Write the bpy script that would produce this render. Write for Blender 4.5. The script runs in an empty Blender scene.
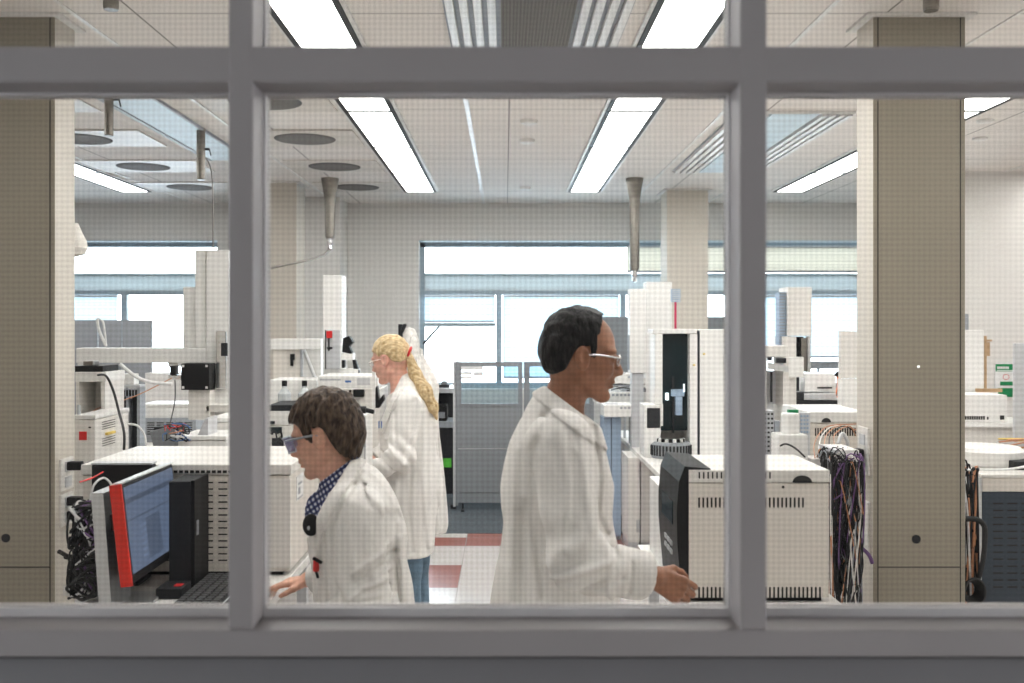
import bpy, bmesh, math, random
import numpy as np
from mathutils import Vector, Matrix
random.seed(7)
C = bpy.context.scene.collection
EYE = 1.65; F = 1000.0; VX = 505.0; VY = 326.0
def X(px, Y): return (px - VX) / F * Y
def Z(py, Y): return EYE - (py - VY) / F * Y
def P(px, py, Y): return (X(px, Y), Y, Z(py, Y))

# ------------------------------------------------------------------ materials
def mat(name, col, rough=0.5, metal=0.0, var=0.04, scale=8.0, bump=0.0, bscale=60.0, spec=0.5, trans=0.0, emit=None, es=0.0, alpha=1.0, sss=0.0):
    m = bpy.data.materials.new(name); m.use_nodes = True
    nt = m.node_tree; b = nt.nodes['Principled BSDF']
    tc = nt.nodes.new('ShaderNodeTexCoord')
    n = nt.nodes.new('ShaderNodeTexNoise'); n.inputs['Scale'].default_value = scale; n.inputs['Detail'].default_value = 4
    nt.links.new(tc.outputs['Object'], n.inputs['Vector'])
    r = nt.nodes.new('ShaderNodeValToRGB')
    c = np.array(col[:3], float)
    lo = np.clip(c * (1 - var), 0, 1); hi = np.clip(c * (1 + var), 0, 1)
    r.color_ramp.elements[0].position = 0.3; r.color_ramp.elements[1].position = 0.7
    r.color_ramp.elements[0].color = (*lo, 1); r.color_ramp.elements[1].color = (*hi, 1)
    nt.links.new(n.outputs['Fac'], r.inputs['Fac']); nt.links.new(r.outputs['Color'], b.inputs['Base Color'])
    b.inputs['Roughness'].default_value = rough; b.inputs['Metallic'].default_value = metal
    b.inputs['Specular IOR Level'].default_value = spec
    b.inputs['Transmission Weight'].default_value = trans
    b.inputs['Alpha'].default_value = alpha
    if sss: 
        b.inputs['Subsurface Weight'].default_value = sss; b.inputs['Subsurface Radius'].default_value = (0.02, 0.008, 0.004)
    if emit:
        b.inputs['Emission Color'].default_value = (*emit, 1); b.inputs['Emission Strength'].default_value = es
    if bump:
        n2 = nt.nodes.new('ShaderNodeTexNoise'); n2.inputs['Scale'].default_value = bscale; n2.inputs['Detail'].default_value = 3
        nt.links.new(tc.outputs['Object'], n2.inputs['Vector'])
        bp_ = nt.nodes.new('ShaderNodeBump'); bp_.inputs['Strength'].default_value = bump; bp_.inputs['Distance'].default_value = 0.01
        nt.links.new(n2.outputs['Fac'], bp_.inputs['Height']); nt.links.new(bp_.outputs['Normal'], b.inputs['Normal'])
    return m
M = {}
M['white'] = mat('white_enamel', (0.80, 0.79, 0.77), 0.35, var=0.02)
M['offwhite'] = mat('offwhite_enamel', (0.74, 0.715, 0.68), 0.4, var=0.02)
M['beige'] = mat('beige_enamel', (0.70, 0.655, 0.60), 0.45, var=0.02)
M['lightgrey'] = mat('light_grey_enamel', (0.55, 0.56, 0.58), 0.4)
M['grey'] = mat('grey_panel', (0.24, 0.255, 0.275), 0.55, var=0.06, scale=3)
M['midgrey'] = mat('mid_grey_panel', (0.33, 0.35, 0.38), 0.5)
M['black'] = mat('black_plastic', (0.010, 0.010, 0.011), 0.45, spec=0.2)
M['softblack'] = mat('soft_black', (0.022, 0.023, 0.026), 0.6, spec=0.25)
M['rubber'] = mat('cable_rubber', (0.015, 0.015, 0.016), 0.55)
M['slot'] = mat('dark_slot', (0.02, 0.02, 0.02), 0.8)
M['darkblue'] = mat('dark_blue_steel', (0.030, 0.045, 0.065), 0.45)
M['steel'] = mat('brushed_steel', (0.27, 0.25, 0.225), 0.34, metal=1.0, var=0.12, scale=25)
M['chrome'] = mat('chrome', (0.75, 0.75, 0.76), 0.15, metal=1.0)
M['alu'] = mat('anodised_aluminium', (0.62, 0.63, 0.64), 0.35, metal=0.8)
M['red'] = mat('red_bezel', (0.75, 0.03, 0.015), 0.35)
M['redplastic'] = mat('red_plastic', (0.65, 0.02, 0.02), 0.4)
M['crimson'] = mat('crimson_strip', (0.50, 0.01, 0.08), 0.5)
M['column'] = mat('column_paint', (0.56, 0.52, 0.46), 0.6, var=0.03, scale=2)
M['column_shade'] = mat('column_front_shaded', (0.30, 0.265, 0.21), 0.6, var=0.03, scale=2)  # column paint darkened to hold the shade of the camera-facing sides
M['wallwhite'] = mat('wall_paint', (0.72, 0.705, 0.68), 0.8, var=0.015, scale=2)
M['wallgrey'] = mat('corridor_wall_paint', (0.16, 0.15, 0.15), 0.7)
M['frame'] = mat('frame_paint', (0.27, 0.24, 0.235), 0.5, var=0.03, scale=4, spec=0.3)
M['bead_glare'] = mat('glazing_bead_glare', (0.62, 0.58, 0.57), 0.5, spec=0.3)  # tone lightened to carry the glare along the glass edge
M['winframe'] = mat('window_frame_paint', (0.34, 0.42, 0.47), 0.5)
M['spandrel'] = mat('pale_blue_panel', (0.60, 0.72, 0.79), 0.5)
M['bench'] = mat('white_laminate', (0.78, 0.76, 0.73), 0.35, var=0.02)
M['blue'] = mat('blue_grey_panel', (0.32, 0.42, 0.55), 0.5)
M['carpet'] = mat('blue_grey_carpet', (0.075, 0.09, 0.105), 0.95, var=0.35, scale=60, bump=0.3, bscale=400)
M['green'] = mat('green_sign', (0.0, 0.22, 0.07), 0.5)
M['brightgreen'] = mat('bright_green_sticker', (0.12, 0.62, 0.06), 0.5)
M['wood'] = mat('pale_wood', (0.50, 0.33, 0.18), 0.5, var=0.2, scale=20)
M['orange'] = mat('orange_plastic', (0.85, 0.22, 0.08), 0.5)
M['yellow'] = mat('yellow_sticker', (0.75, 0.55, 0.12), 0.5)
M['copper'] = mat('copper_wire', (0.55, 0.25, 0.13), 0.4)
M['olive'] = mat('olive_plug', (0.35, 0.33, 0.12), 0.5)
M['purple'] = mat('purple_cable', (0.16, 0.08, 0.22), 0.5)
M['bluecable'] = mat('blue_cable', (0.06, 0.16, 0.40), 0.5)
M['keys'] = mat('dark_keys', (0.05, 0.05, 0.052), 0.5)
M['jeans'] = mat('blue_denim', (0.115, 0.185, 0.255), 0.85, var=0.25, scale=14, bump=0.4, bscale=120)
M['darktrousers'] = mat('dark_trousers', (0.03, 0.032, 0.04), 0.85)
M['shoe'] = mat('dark_leather', (0.02, 0.018, 0.016), 0.45)
M['coat'] = mat('white_cotton', (0.80, 0.775, 0.745), 0.9, var=0.02, scale=6, bump=0.35, bscale=18, spec=0.15)
M['skin_light'] = mat('fair_skin', (0.72, 0.40, 0.29), 0.5, var=0.10, scale=28, bump=0.05, bscale=300, sss=0.12)
M['skin_pink'] = mat('pink_skin', (0.80, 0.44, 0.34), 0.5, var=0.10, scale=28, sss=0.12)
M['skin_brown'] = mat('brown_skin', (0.33, 0.145, 0.08), 0.45, var=0.14, scale=22, sss=0.08)
M['cloth'] = mat('white_bag_cloth', (0.72, 0.69, 0.64), 0.9, bump=0.5, bscale=14)
M['paper'] = mat('paper', (0.82, 0.82, 0.82), 0.8)
M['lensglass'] = mat('lens_plastic', (0.85, 0.9, 1.0), 0.08, alpha=0.28)
M['lens_blue'] = mat('violet_lens', (0.22, 0.20, 0.40), 0.1, alpha=0.55)
M['clearframe'] = mat('clear_frame_plastic', (0.75, 0.80, 0.86), 0.15, alpha=0.8)
M['darkwindow'] = mat('smoked_window', (0.012, 0.022, 0.026), 0.12, spec=0.25)
M['bottle'] = mat('frosted_bottle', (0.62, 0.66, 0.68), 0.2, alpha=0.75)

def hair_mat(name, c0, c1, sc=(60, 60, 8)):
    m = bpy.data.materials.new(name); m.use_nodes = True; nt = m.node_tree; b = nt.nodes['Principled BSDF']
    tc = nt.nodes.new('ShaderNodeTexCoord'); mp = nt.nodes.new('ShaderNodeMapping'); mp.inputs['Scale'].default_value = sc
    n = nt.nodes.new('ShaderNodeTexNoise'); n.inputs['Scale'].default_value = 3.0; n.inputs['Detail'].default_value = 6
    nt.links.new(tc.outputs['Object'], mp.inputs['Vector']); nt.links.new(mp.outputs['Vector'], n.inputs['Vector'])
    r = nt.nodes.new('ShaderNodeValToRGB'); r.color_ramp.elements[0].position = 0.35; r.color_ramp.elements[1].position = 0.68
    r.color_ramp.elements[0].color = (*c0, 1); r.color_ramp.elements[1].color = (*c1, 1)
    nt.links.new(n.outputs['Fac'], r.inputs['Fac']); nt.links.new(r.outputs['Color'], b.inputs['Base Color'])
    bp_ = nt.nodes.new('ShaderNodeBump'); bp_.inputs['Strength'].default_value = 0.9; bp_.inputs['Distance'].default_value = 0.006
    nt.links.new(n.outputs['Fac'], bp_.inputs['Height']); nt.links.new(bp_.outputs['Normal'], b.inputs['Normal'])
    b.inputs['Roughness'].default_value = 0.5; b.inputs['Specular IOR Level'].default_value = 0.18
    return m
M['hair_brown'] = hair_mat('brown_hair', (0.020, 0.013, 0.010), (0.13, 0.088, 0.062), (38, 30, 14))
M['hair_black'] = hair_mat('black_hair', (0.006, 0.006, 0.007), (0.03, 0.028, 0.027), (40, 40, 12))
M['hair_blonde'] = hair_mat('blonde_hair', (0.42, 0.28, 0.13), (0.86, 0.68, 0.42), (16, 60, 26))

def nodes(m): 
    m.use_nodes = True; return m.node_tree, m.node_tree.nodes, m.node_tree.links
def math_(nt, op, a, b=None, c=None):
    n = nt.nodes.new('ShaderNodeMath'); n.operation = op
    for i, v in enumerate((a, b, c)):
        if v is None: continue
        if isinstance(v, (int, float)): n.inputs[i].default_value = v
        else: nt.links.new(v, n.inputs[i])
    return n.outputs[0]

# plaid shirt
def plaid():
    m = bpy.data.materials.new('blue_white_checked_cotton'); nt, N, L = nodes(m); b = N['Principled BSDF']
    tc = N.new('ShaderNodeTexCoord'); sp = N.new('ShaderNodeSeparateXYZ'); L.new(tc.outputs['Object'], sp.inputs[0])
    u = math_(nt, 'ADD', math_(nt, 'MULTIPLY', sp.outputs[0], 0.8), math_(nt, 'MULTIPLY', sp.outputs[2], 0.6))
    v = math_(nt, 'ADD', math_(nt, 'MULTIPLY', sp.outputs[0], -0.6), math_(nt, 'MULTIPLY', sp.outputs[2], 0.8))
    s = 0.014
    a = math_(nt, 'GREATER_THAN', math_(nt, 'FRACT', math_(nt, 'DIVIDE', u, s)), 0.5)
    c = math_(nt, 'GREATER_THAN', math_(nt, 'FRACT', math_(nt, 'DIVIDE', v, s)), 0.5)
    t = math_(nt, 'MULTIPLY', math_(nt, 'ADD', a, c), 0.5)
    r = N.new('ShaderNodeValToRGB'); r.color_ramp.elements[0].color = (0.6, 0.62, 0.7, 1); r.color_ramp.elements[1].color = (0.01, 0.015, 0.06, 1)
    e = r.color_ramp.elements.new(0.5); e.color = (0.045, 0.06, 0.17, 1)
    L.new(t, r.inputs['Fac']); L.new(r.outputs['Color'], b.inputs['Base Color']); b.inputs['Roughness'].default_value = 0.9
    return m
M['plaid'] = plaid()

def screen_mat():
    m = bpy.data.materials.new('lit_monitor_screen'); nt, N, L = nodes(m); b = N['Principled BSDF']
    tc = N.new('ShaderNodeTexCoord'); sp = N.new('ShaderNodeSeparateXYZ'); L.new(tc.outputs['Generated'], sp.inputs[0])
    y, z = sp.outputs[1], sp.outputs[2]
    def band(v, a, bb): return math_(nt, 'MULTIPLY', math_(nt, 'GREATER_THAN', v, a), math_(nt, 'LESS_THAN', v, bb))
    img = band(z, 0.80, 0.86)
    toolbar = band(z, 0.60, 0.615)
    win = math_(nt, 'MULTIPLY', band(z, 0.06, 0.55), band(y, 0.33, 0.62))
    strip = math_(nt, 'MULTIPLY', band(z, 0.10, 0.53), band(y, 0.22, 0.33))
    dots = math_(nt, 'MULTIPLY', strip, math_(nt, 'GREATER_THAN', math_(nt, 'FRACT', math_(nt, 'MULTIPLY', z, 14)), 0.6))
    t = math_(nt, 'SUBTRACT', 0.62, math_(nt, 'MULTIPLY', img, 0.3))
    t = math_(nt, 'SUBTRACT', t, math_(nt, 'MULTIPLY', toolbar, 0.35))
    t = math_(nt, 'SUBTRACT', t, math_(nt, 'MULTIPLY', win, 0.22))
    t = math_(nt, 'ADD', t, math_(nt, 'MULTIPLY', dots, 0.25))
    r = N.new('ShaderNodeValToRGB'); r.color_ramp.elements[0].color = (0.02, 0.03, 0.045, 1); r.color_ramp.elements[1].color = (0.30, 0.40, 0.62, 1)
    L.new(t, r.inputs['Fac']); L.new(r.outputs['Color'], b.inputs['Emission Color']); b.inputs['Emission Strength'].default_value = 0.30
    b.inputs['Base Color'].default_value = (0.01, 0.01, 0.012, 1); b.inputs['Roughness'].default_value = 0.35
    return m
M['screen'] = screen_mat()

def ceiling_mat():
    m = bpy.data.materials.new('mineral_ceiling_tiles'); nt, N, L = nodes(m); b = N['Principled BSDF']
    tc = N.new('ShaderNodeTexCoord'); sp = N.new('ShaderNodeSeparateXYZ'); L.new(N.new('ShaderNodeNewGeometry').outputs['Position'], sp.inputs[0])
    f = math_(nt, 'FRACT', math_(nt, 'DIVIDE', math_(nt, 'SUBTRACT', sp.outputs[1], 5.99 - 6.1), 0.61))
    seam = math_(nt, 'LESS_THAN', f, 0.012)
    fx = math_(nt, 'FRACT', math_(nt, 'DIVIDE', math_(nt, 'ADD', sp.outputs[0], 16.36 - 0.78), 1.56))
    seamx = math_(nt, 'LESS_THAN', fx, 0.006)
    s = math_(nt, 'MAXIMUM', seam, seamx)
    n = N.new('ShaderNodeTexNoise'); n.inputs['Scale'].default_value = 3; L.new(tc.outputs['Object'], n.inputs['Vector'])
    r = N.new('ShaderNodeValToRGB'); r.color_ramp.elements[0].color = (0.80, 0.755, 0.715, 1); r.color_ramp.elements[1].color = (0.83, 0.785, 0.745, 1)
    L.new(n.outputs['Fac'], r.inputs['Fac'])
    mx = N.new('ShaderNodeMix'); mx.data_type = 'RGBA'; L.new(s, mx.inputs[0]); L.new(r.outputs['Color'], mx.inputs[6]); mx.inputs[7].default_value = (0.30, 0.28, 0.26, 1)
    L.new(mx.outputs[2], b.inputs['Base Color']); b.inputs['Roughness'].default_value = 0.9
    return m
M['ceiling'] = ceiling_mat()

def floor_mat():
    m = bpy.data.materials.new('glossy_vinyl_tiles'); nt, N, L = nodes(m); b = N['Principled BSDF']
    tc = N.new('ShaderNodeTexCoord'); mp = N.new('ShaderNodeMapping'); L.new(tc.outputs['Object'], mp.inputs['Vector'])
    sp = N.new('ShaderNodeSeparateXYZ'); L.new(N.new('ShaderNodeNewGeometry').outputs['Position'], sp.inputs[0])
    T = 0.30
    cx = math_(nt, 'FLOOR', math_(nt, 'DIVIDE', sp.outputs[0], T)); cy = math_(nt, 'FLOOR', math_(nt, 'DIVIDE', sp.outputs[1], T))
    cb = N.new('ShaderNodeCombineXYZ'); L.new(cx, cb.inputs[0]); L.new(cy, cb.inputs[1])
    wn = N.new('ShaderNodeTexWhiteNoise'); L.new(cb.outputs[0], wn.inputs['Vector'])
    inband = math_(nt, 'GREATER_THAN', sp.outputs[1], 7.28)
    near = math_(nt, 'GREATER_THAN', sp.outputs[1], 6.3)
    pick = math_(nt, 'MAXIMUM', math_(nt, 'MULTIPLY', inband, math_(nt, 'GREATER_THAN', wn.outputs['Value'], 0.2)), math_(nt, 'MULTIPLY', near, math_(nt, 'GREATER_THAN', wn.outputs['Value'], 0.82)))
    fr = math_(nt, 'MINIMUM', math_(nt, 'FRACT', math_(nt, 'DIVIDE', sp.outputs[0], T)), math_(nt, 'FRACT', math_(nt, 'DIVIDE', sp.outputs[1], T)))
    grout = math_(nt, 'LESS_THAN', fr, 0.015)
    mx = N.new('ShaderNodeMix'); mx.data_type = 'RGBA'; L.new(pick, mx.inputs[0]); mx.inputs[6].default_value = (0.62, 0.58, 0.56, 1); mx.inputs[7].default_value = (0.34, 0.135, 0.115, 1)
    m2 = N.new('ShaderNodeMix'); m2.data_type = 'RGBA'; L.new(grout, m2.inputs[0]); L.new(mx.outputs[2], m2.inputs[6]); m2.inputs[7].default_value = (0.35, 0.32, 0.31, 1)
    L.new(m2.outputs[2], b.inputs['Base Color']); b.inputs['Roughness'].default_value = 0.16; b.inputs['Specular IOR Level'].default_value = 0.7
    return m
M['floor'] = floor_mat()

def wired_glass():
    # fine woven wire mesh laid in the pane
    m = bpy.data.materials.new('wire_mesh_glass'); nt, N, L = nodes(m)
    for n in list(N): N.remove(n)
    out = N.new('ShaderNodeOutputMaterial')
    tc = N.new('ShaderNodeTexCoord'); sp = N.new('ShaderNodeSeparateXYZ'); L.new(tc.outputs['Object'], sp.inputs[0])
    per = 0.0074
    def wave(v):
        f = math_(nt, 'FRACT', math_(nt, 'DIVIDE', v, per))
        return math_(nt, 'LESS_THAN', f, 0.36)
    wx, wz = wave(sp.outputs[0]), wave(sp.outputs[2])
    wire = math_(nt, 'ADD', math_(nt, 'MULTIPLY', wx, 0.5), math_(nt, 'MULTIPLY', wz, 0.5))
    tr = N.new('ShaderNodeBsdfTransparent'); tr.inputs[0].default_value = (0.985, 0.99, 0.985, 1)
    gl = N.new('ShaderNodeBsdfGlossy'); gl.inputs['Roughness'].default_value = 0.02
    fr = N.new('ShaderNodeFresnel'); fr.inputs['IOR'].default_value = 1.3
    m1 = N.new('ShaderNodeMixShader'); L.new(fr.outputs[0], m1.inputs[0]); L.new(tr.outputs[0], m1.inputs[1]); L.new(gl.outputs[0], m1.inputs[2])
    df = N.new('ShaderNodeBsdfDiffuse'); df.inputs[0].default_value = (0.05, 0.045, 0.04, 1)
    m2 = N.new('ShaderNodeMixShader'); L.new(math_(nt, 'MULTIPLY', wire, WIRE), m2.inputs[0]); L.new(m1.outputs[0], m2.inputs[1]); L.new(df.outputs[0], m2.inputs[2])
    L.new(m2.outputs[0], out.inputs[0])
    return m
WIRE = 0.135
M['wiredglass'] = wired_glass()

def clear_glass(name, col=(0.93, 0.97, 1.0)):
    m = bpy.data.materials.new(name); nt, N, L = nodes(m)
    for n in list(N): N.remove(n)
    out = N.new('ShaderNodeOutputMaterial'); tr = N.new('ShaderNodeBsdfTransparent'); tr.inputs[0].default_value = (*col, 1)
    gl = N.new('ShaderNodeBsdfGlossy'); gl.inputs['Roughness'].default_value = 0.03; fr = N.new('ShaderNodeFresnel'); fr.inputs['IOR'].default_value = 1.4
    m1 = N.new('ShaderNodeMixShader'); L.new(fr.outputs[0], m1.inputs[0]); L.new(tr.outputs[0], m1.inputs[1]); L.new(gl.outputs[0], m1.inputs[2]); L.new(m1.outputs[0], out.inputs[0])
    return m
M['glass'] = clear_glass('window_glass')
M['tintglass'] = clear_glass('tinted_partition_glass', (0.78, 0.86, 0.90))
def blind_mat(name, col):
    m = bpy.data.materials.new(name); nt, N, L = nodes(m)
    for n in list(N): N.remove(n)
    out = N.new('ShaderNodeOutputMaterial'); tc = N.new('ShaderNodeTexCoord'); sp = N.new('ShaderNodeSeparateXYZ'); L.new(tc.outputs['Object'], sp.inputs[0])
    f = math_(nt, 'FRACT', math_(nt, 'DIVIDE', sp.outputs[2], 0.035)); s = math_(nt, 'LESS_THAN', f, 0.22)
    mx = N.new('ShaderNodeMix'); mx.data_type = 'RGBA'; L.new(s, mx.inputs[0]); mx.inputs[6].default_value = (*col, 1); mx.inputs[7].default_value = (*[c * 0.82 for c in col], 1)
    t = N.new('ShaderNodeBsdfTranslucent'); d = N.new('ShaderNodeBsdfDiffuse'); L.new(mx.outputs[2], t.inputs[0]); L.new(mx.outputs[2], d.inputs[0])
    a = N.new('ShaderNodeMixShader'); a.inputs[0].default_value = 0.4; L.new(t.outputs[0], a.inputs[1]); L.new(d.outputs[0], a.inputs[2])
    L.new(a.outputs[0], out.inputs[0]); return m
M['blind'] = blind_mat('cream_slatted_blind', (0.72, 0.69, 0.62))
M['blueblind'] = blind_mat('pale_roller_blind', (0.80, 0.90, 0.95))
def frosted(name, col):
    m = bpy.data.materials.new(name); nt, N, L = nodes(m)
    for n in list(N): N.remove(n)
    out = N.new('ShaderNodeOutputMaterial'); t = N.new('ShaderNodeBsdfTranslucent'); d = N.new('ShaderNodeBsdfDiffuse'); t.inputs[0].default_value = (*col, 1); d.inputs[0].default_value = (*col, 1)
    a = N.new('ShaderNodeMixShader'); a.inputs[0].default_value = 0.5; L.new(t.outputs[0], a.inputs[1]); L.new(d.outputs[0], a.inputs[2]); L.new(a.outputs[0], out.inputs[0]); return m
M['frosted'] = frosted('frosted_blue_glass', (0.60, 0.635, 0.64))
def emis(name, col, s):
    m = bpy.data.materials.new(name); nt, N, L = nodes(m); b = N['Principled BSDF']
    tc = N.new('ShaderNodeTexCoord'); sp = N.new('ShaderNodeSeparateXYZ'); L.new(tc.outputs['Object'], sp.inputs[0])
    f = math_(nt, 'FRACT', math_(nt, 'DIVIDE', sp.outputs[1], 0.15)); k = math_(nt, 'GREATER_THAN', f, 0.08)
    st = math_(nt, 'ADD', math_(nt, 'MULTIPLY', k, s * 0.5), s * 0.5)
    L.new(st, b.inputs['Emission Strength']); b.inputs['Emission Color'].default_value = (*col, 1); b.inputs['Base Color'].default_value = (0.8, 0.8, 0.8, 1)
    return m
LAMP = 8.5
M['lamp'] = emis('lamp_diffuser', (1.0, 0.985, 0.955), LAMP)
M['led'] = emis('work_lamp', (0.75, 0.95, 1.0), 2.0)

# ------------------------------------------------------------------ mesh builder
class MB:
    def __init__(s): s.v = []; s.f = []; s.m = []; s.sm = []
    def add(s, vs, fs, mi=0, smooth=False):
        b = len(s.v); s.v += [tuple(v) for v in vs]; s.f += [tuple(b + i for i in f) for f in fs]; s.m += [mi] * len(fs); s.sm += [smooth] * len(fs); return s
    def box(s, x0, x1, y0, y1, z0, z1, mi=0, bev=0.0, rot=None):
        if x0 > x1: x0, x1 = x1, x0
        if y0 > y1: y0, y1 = y1, y0
        if z0 > z1: z0, z1 = z1, z0
        if bev > 0:
            b = min(bev, (x1 - x0) * .45, (y1 - y0) * .45, (z1 - z0) * .45)
            bm = bmesh.new(); bmesh.ops.create_cube(bm, size=1)
            for v in bm.verts: v.co = Vector(((x0 + x1) / 2 + v.co.x * (x1 - x0), (y0 + y1) / 2 + v.co.y * (y1 - y0), (z0 + z1) / 2 + v.co.z * (z1 - z0)))
            bmesh.ops.bevel(bm, geom=bm.edges[:], offset=b, segments=2, affect='EDGES', profile=0.6)
            vs = [v.co.copy() for v in bm.verts]; bm.verts.index_update(); fs = [[v.index for v in f.verts] for f in bm.faces]; bm.free()
        else:
            vs = [Vector(p) for p in ((x0, y0, z0), (x1, y0, z0), (x1, y1, z0), (x0, y1, z0), (x0, y0, z1), (x1, y0, z1), (x1, y1, z1), (x0, y1, z1))]
            fs = [(0, 3, 2, 1), (4, 5, 6, 7), (0, 1, 5, 4), (1, 2, 6, 5), (2, 3, 7, 6), (3, 0, 4, 7)]
        if rot is not None:
            c, R = rot; c = Vector(c); vs = [R @ (v - c) + c for v in vs]
        return s.add(vs, fs, mi)
    def pbox(s, px0, py0, px1, py1, Y, dep, mi=0, bev=0.0):
        return s.box(X(px0, Y), X(px1, Y), Y, Y + dep, Z(py1, Y), Z(py0, Y), mi, bev)
    def tube(s, pts, r, mi=0, n=8, cap=True):
        pts = [Vector(p) for p in pts]; k = len(pts); rs = r if isinstance(r, (list, tuple)) else [r] * k
        vs = []; up = Vector((0, 0, 1)); prev = None
        for i, p in enumerate(pts):
            d = (pts[min(i + 1, k - 1)] - pts[max(i - 1, 0)]); d = d.normalized() if d.length > 1e-9 else Vector((0, 0, 1))
            if prev is None:
                a = Vector((1, 0, 0)) if abs(d.x) < 0.9 else Vector((0, 1, 0)); u = d.cross(a).normalized()
            else:
                u = prev - d * prev.dot(d); u = u.normalized() if u.length > 1e-6 else d.orthogonal().normalized()
            prev = u; w = d.cross(u)
            for j in range(n):
                t = 2 * math.pi * j / n; vs.append(p + (u * math.cos(t) + w * math.sin(t)) * rs[i])
        fs = []
        for i in range(k - 1):
            for j in range(n): fs.append((i * n + j, i * n + (j + 1) % n, (i + 1) * n + (j + 1) % n, (i + 1) * n + j))
        s.add(vs, fs, mi, True)
        if cap:
            s.add(vs[:n], [tuple(range(n))[::-1]], mi); s.add(vs[-n:], [tuple(range(n))], mi)
        return s
    def lathe(s, c, prof, mi=0, n=24):
        vs = []; fs = []
        for r, z in prof:
            for j in range(n): t = 2 * math.pi * j / n; vs.append((c[0] + r * math.cos(t), c[1] + r * math.sin(t), c[2] + z))
        for i in range(len(prof) - 1):
            for j in range(n): fs.append((i * n + j, i * n + (j + 1) % n, (i + 1) * n + (j + 1) % n, (i + 1) * n + j))
        fs.append(tuple(range(n))[::-1]); fs.append(tuple((len(prof) - 1) * n + j for j in range(n)))
        return s.add(vs, fs, mi, False)
    def prism(s, poly, axis, a0, a1, mi=0):
        # poly: 2D points; axis 'y' -> (x,z); axis 'x' -> (y,z); axis 'z' -> (x,y)
        def mk(p, a):
            return (p[0], a, p[1]) if axis == 'y' else ((a, p[0], p[1]) if axis == 'x' else (p[0], p[1], a))
        k = len(poly); vs = [mk(p, a0) for p in poly] + [mk(p, a1) for p in poly]
        fs = [tuple(range(k)), tuple(range(2 * k - 1, k - 1, -1))] + [(i, i + k, (i + 1) % k + k, (i + 1) % k) for i in range(k)]
        return s.add(vs, fs, mi)
    def build(s, name, mats, parent=None, kind=None, label=None, category=None, group=None):
        if not isinstance(mats, (list, tuple)): mats = [mats]
        vs = np.array(s.v, float)
        if parent is None:
            lo = vs.min(0); hi = vs.max(0); org = Vector(((lo[0] + hi[0]) / 2, (lo[1] + hi[1]) / 2, lo[2])); off = org
        else:
            off = Vector((0, 0, 0)); q = parent
            while q is not None: off += q.location; q = q.parent
            org = Vector((0, 0, 0))
        me = bpy.data.meshes.new(name); me.from_pydata([tuple(v) for v in (vs - np.array(off))], [], s.f)
        for m_ in mats: me.materials.append(M[m_] if isinstance(m_, str) else m_)
        me.polygons.foreach_set('material_index', s.m); me.polygons.foreach_set('use_smooth', s.sm); me.update()
        bm = bmesh.new(); bm.from_mesh(me); bmesh.ops.recalc_face_normals(bm, faces=bm.faces[:]); bm.to_mesh(me); bm.free()
        o = bpy.data.objects.new(name, me); C.objects.link(o); o.location = org
        if parent: o.parent = parent
        if kind: o['kind'] = kind
        if label: o['label'] = label
        if category: o['category'] = category
        if group: o['group'] = group
        return o
def T(name, label, cat, loc, group=None):
    o = bpy.data.objects.new(name, None); C.objects.link(o); o.location = loc; o['label'] = label; o['category'] = cat; o.empty_display_size = 0.05
    if group: o['group'] = group
    return o
def spline(pts, n=10):
    pts = [Vector(p) for p in pts]; out = []
    for i in range(len(pts) - 1):
        p0 = pts[max(i - 1, 0)]; p1 = pts[i]; p2 = pts[i + 1]; p3 = pts[min(i + 2, len(pts) - 1)]
        for j in range(n):
            t = j / n
            out.append(0.5 * ((2 * p1) + (p2 - p0) * t + (2 * p0 - 5 * p1 + 4 * p2 - p3) * t * t + (3 * p1 - p0 - 3 * p2 + p3) * t ** 3))
    out.append(pts[-1]); return out
def cable(name, pts, r, m, label, group=None, cat='cable'):
    return MB().tube(spline(pts, 8), r, n=6).build(name, m, None, label=label, category=cat, group=group)

# ------------------------------------------------------------------ setting
H = 2.95; BACK = 10.6; XL, XR = -7.0, 7.5
def struct(name, mb, m, parent=None): return mb.build(name, m, parent, kind='structure')
struct('floor', MB().box(XL, XR, 1.5, 7.95, -0.1, 0.0), 'floor')
struct('floor_carpet', MB().box(XL, XR, 7.95, BACK, -0.1, 0.004), 'carpet')
struct('floor_corridor', MB().box(XL, XR, -2.5, 1.5, -0.1, 0.0), 'grey')
struct('ceiling', MB().box(XL, XR, 1.5, BACK + .2, H, H + 0.1), 'ceiling')
struct('ceiling_corridor', MB().box(XL, XR, -2.5, 1.5, H, H + 0.1), 'wallwhite')
struct('wall_left', MB().box(XL - .15, XL, 1.5, BACK, 0, H), 'wallwhite')
struct('wall_right', MB().box(XR, XR + .15, 1.5, BACK, 0, H), 'wallwhite')
struct('wall_corridor', MB().box(XL, XR, -2.65, -2.5, 0, H), 'wallgrey')
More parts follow.
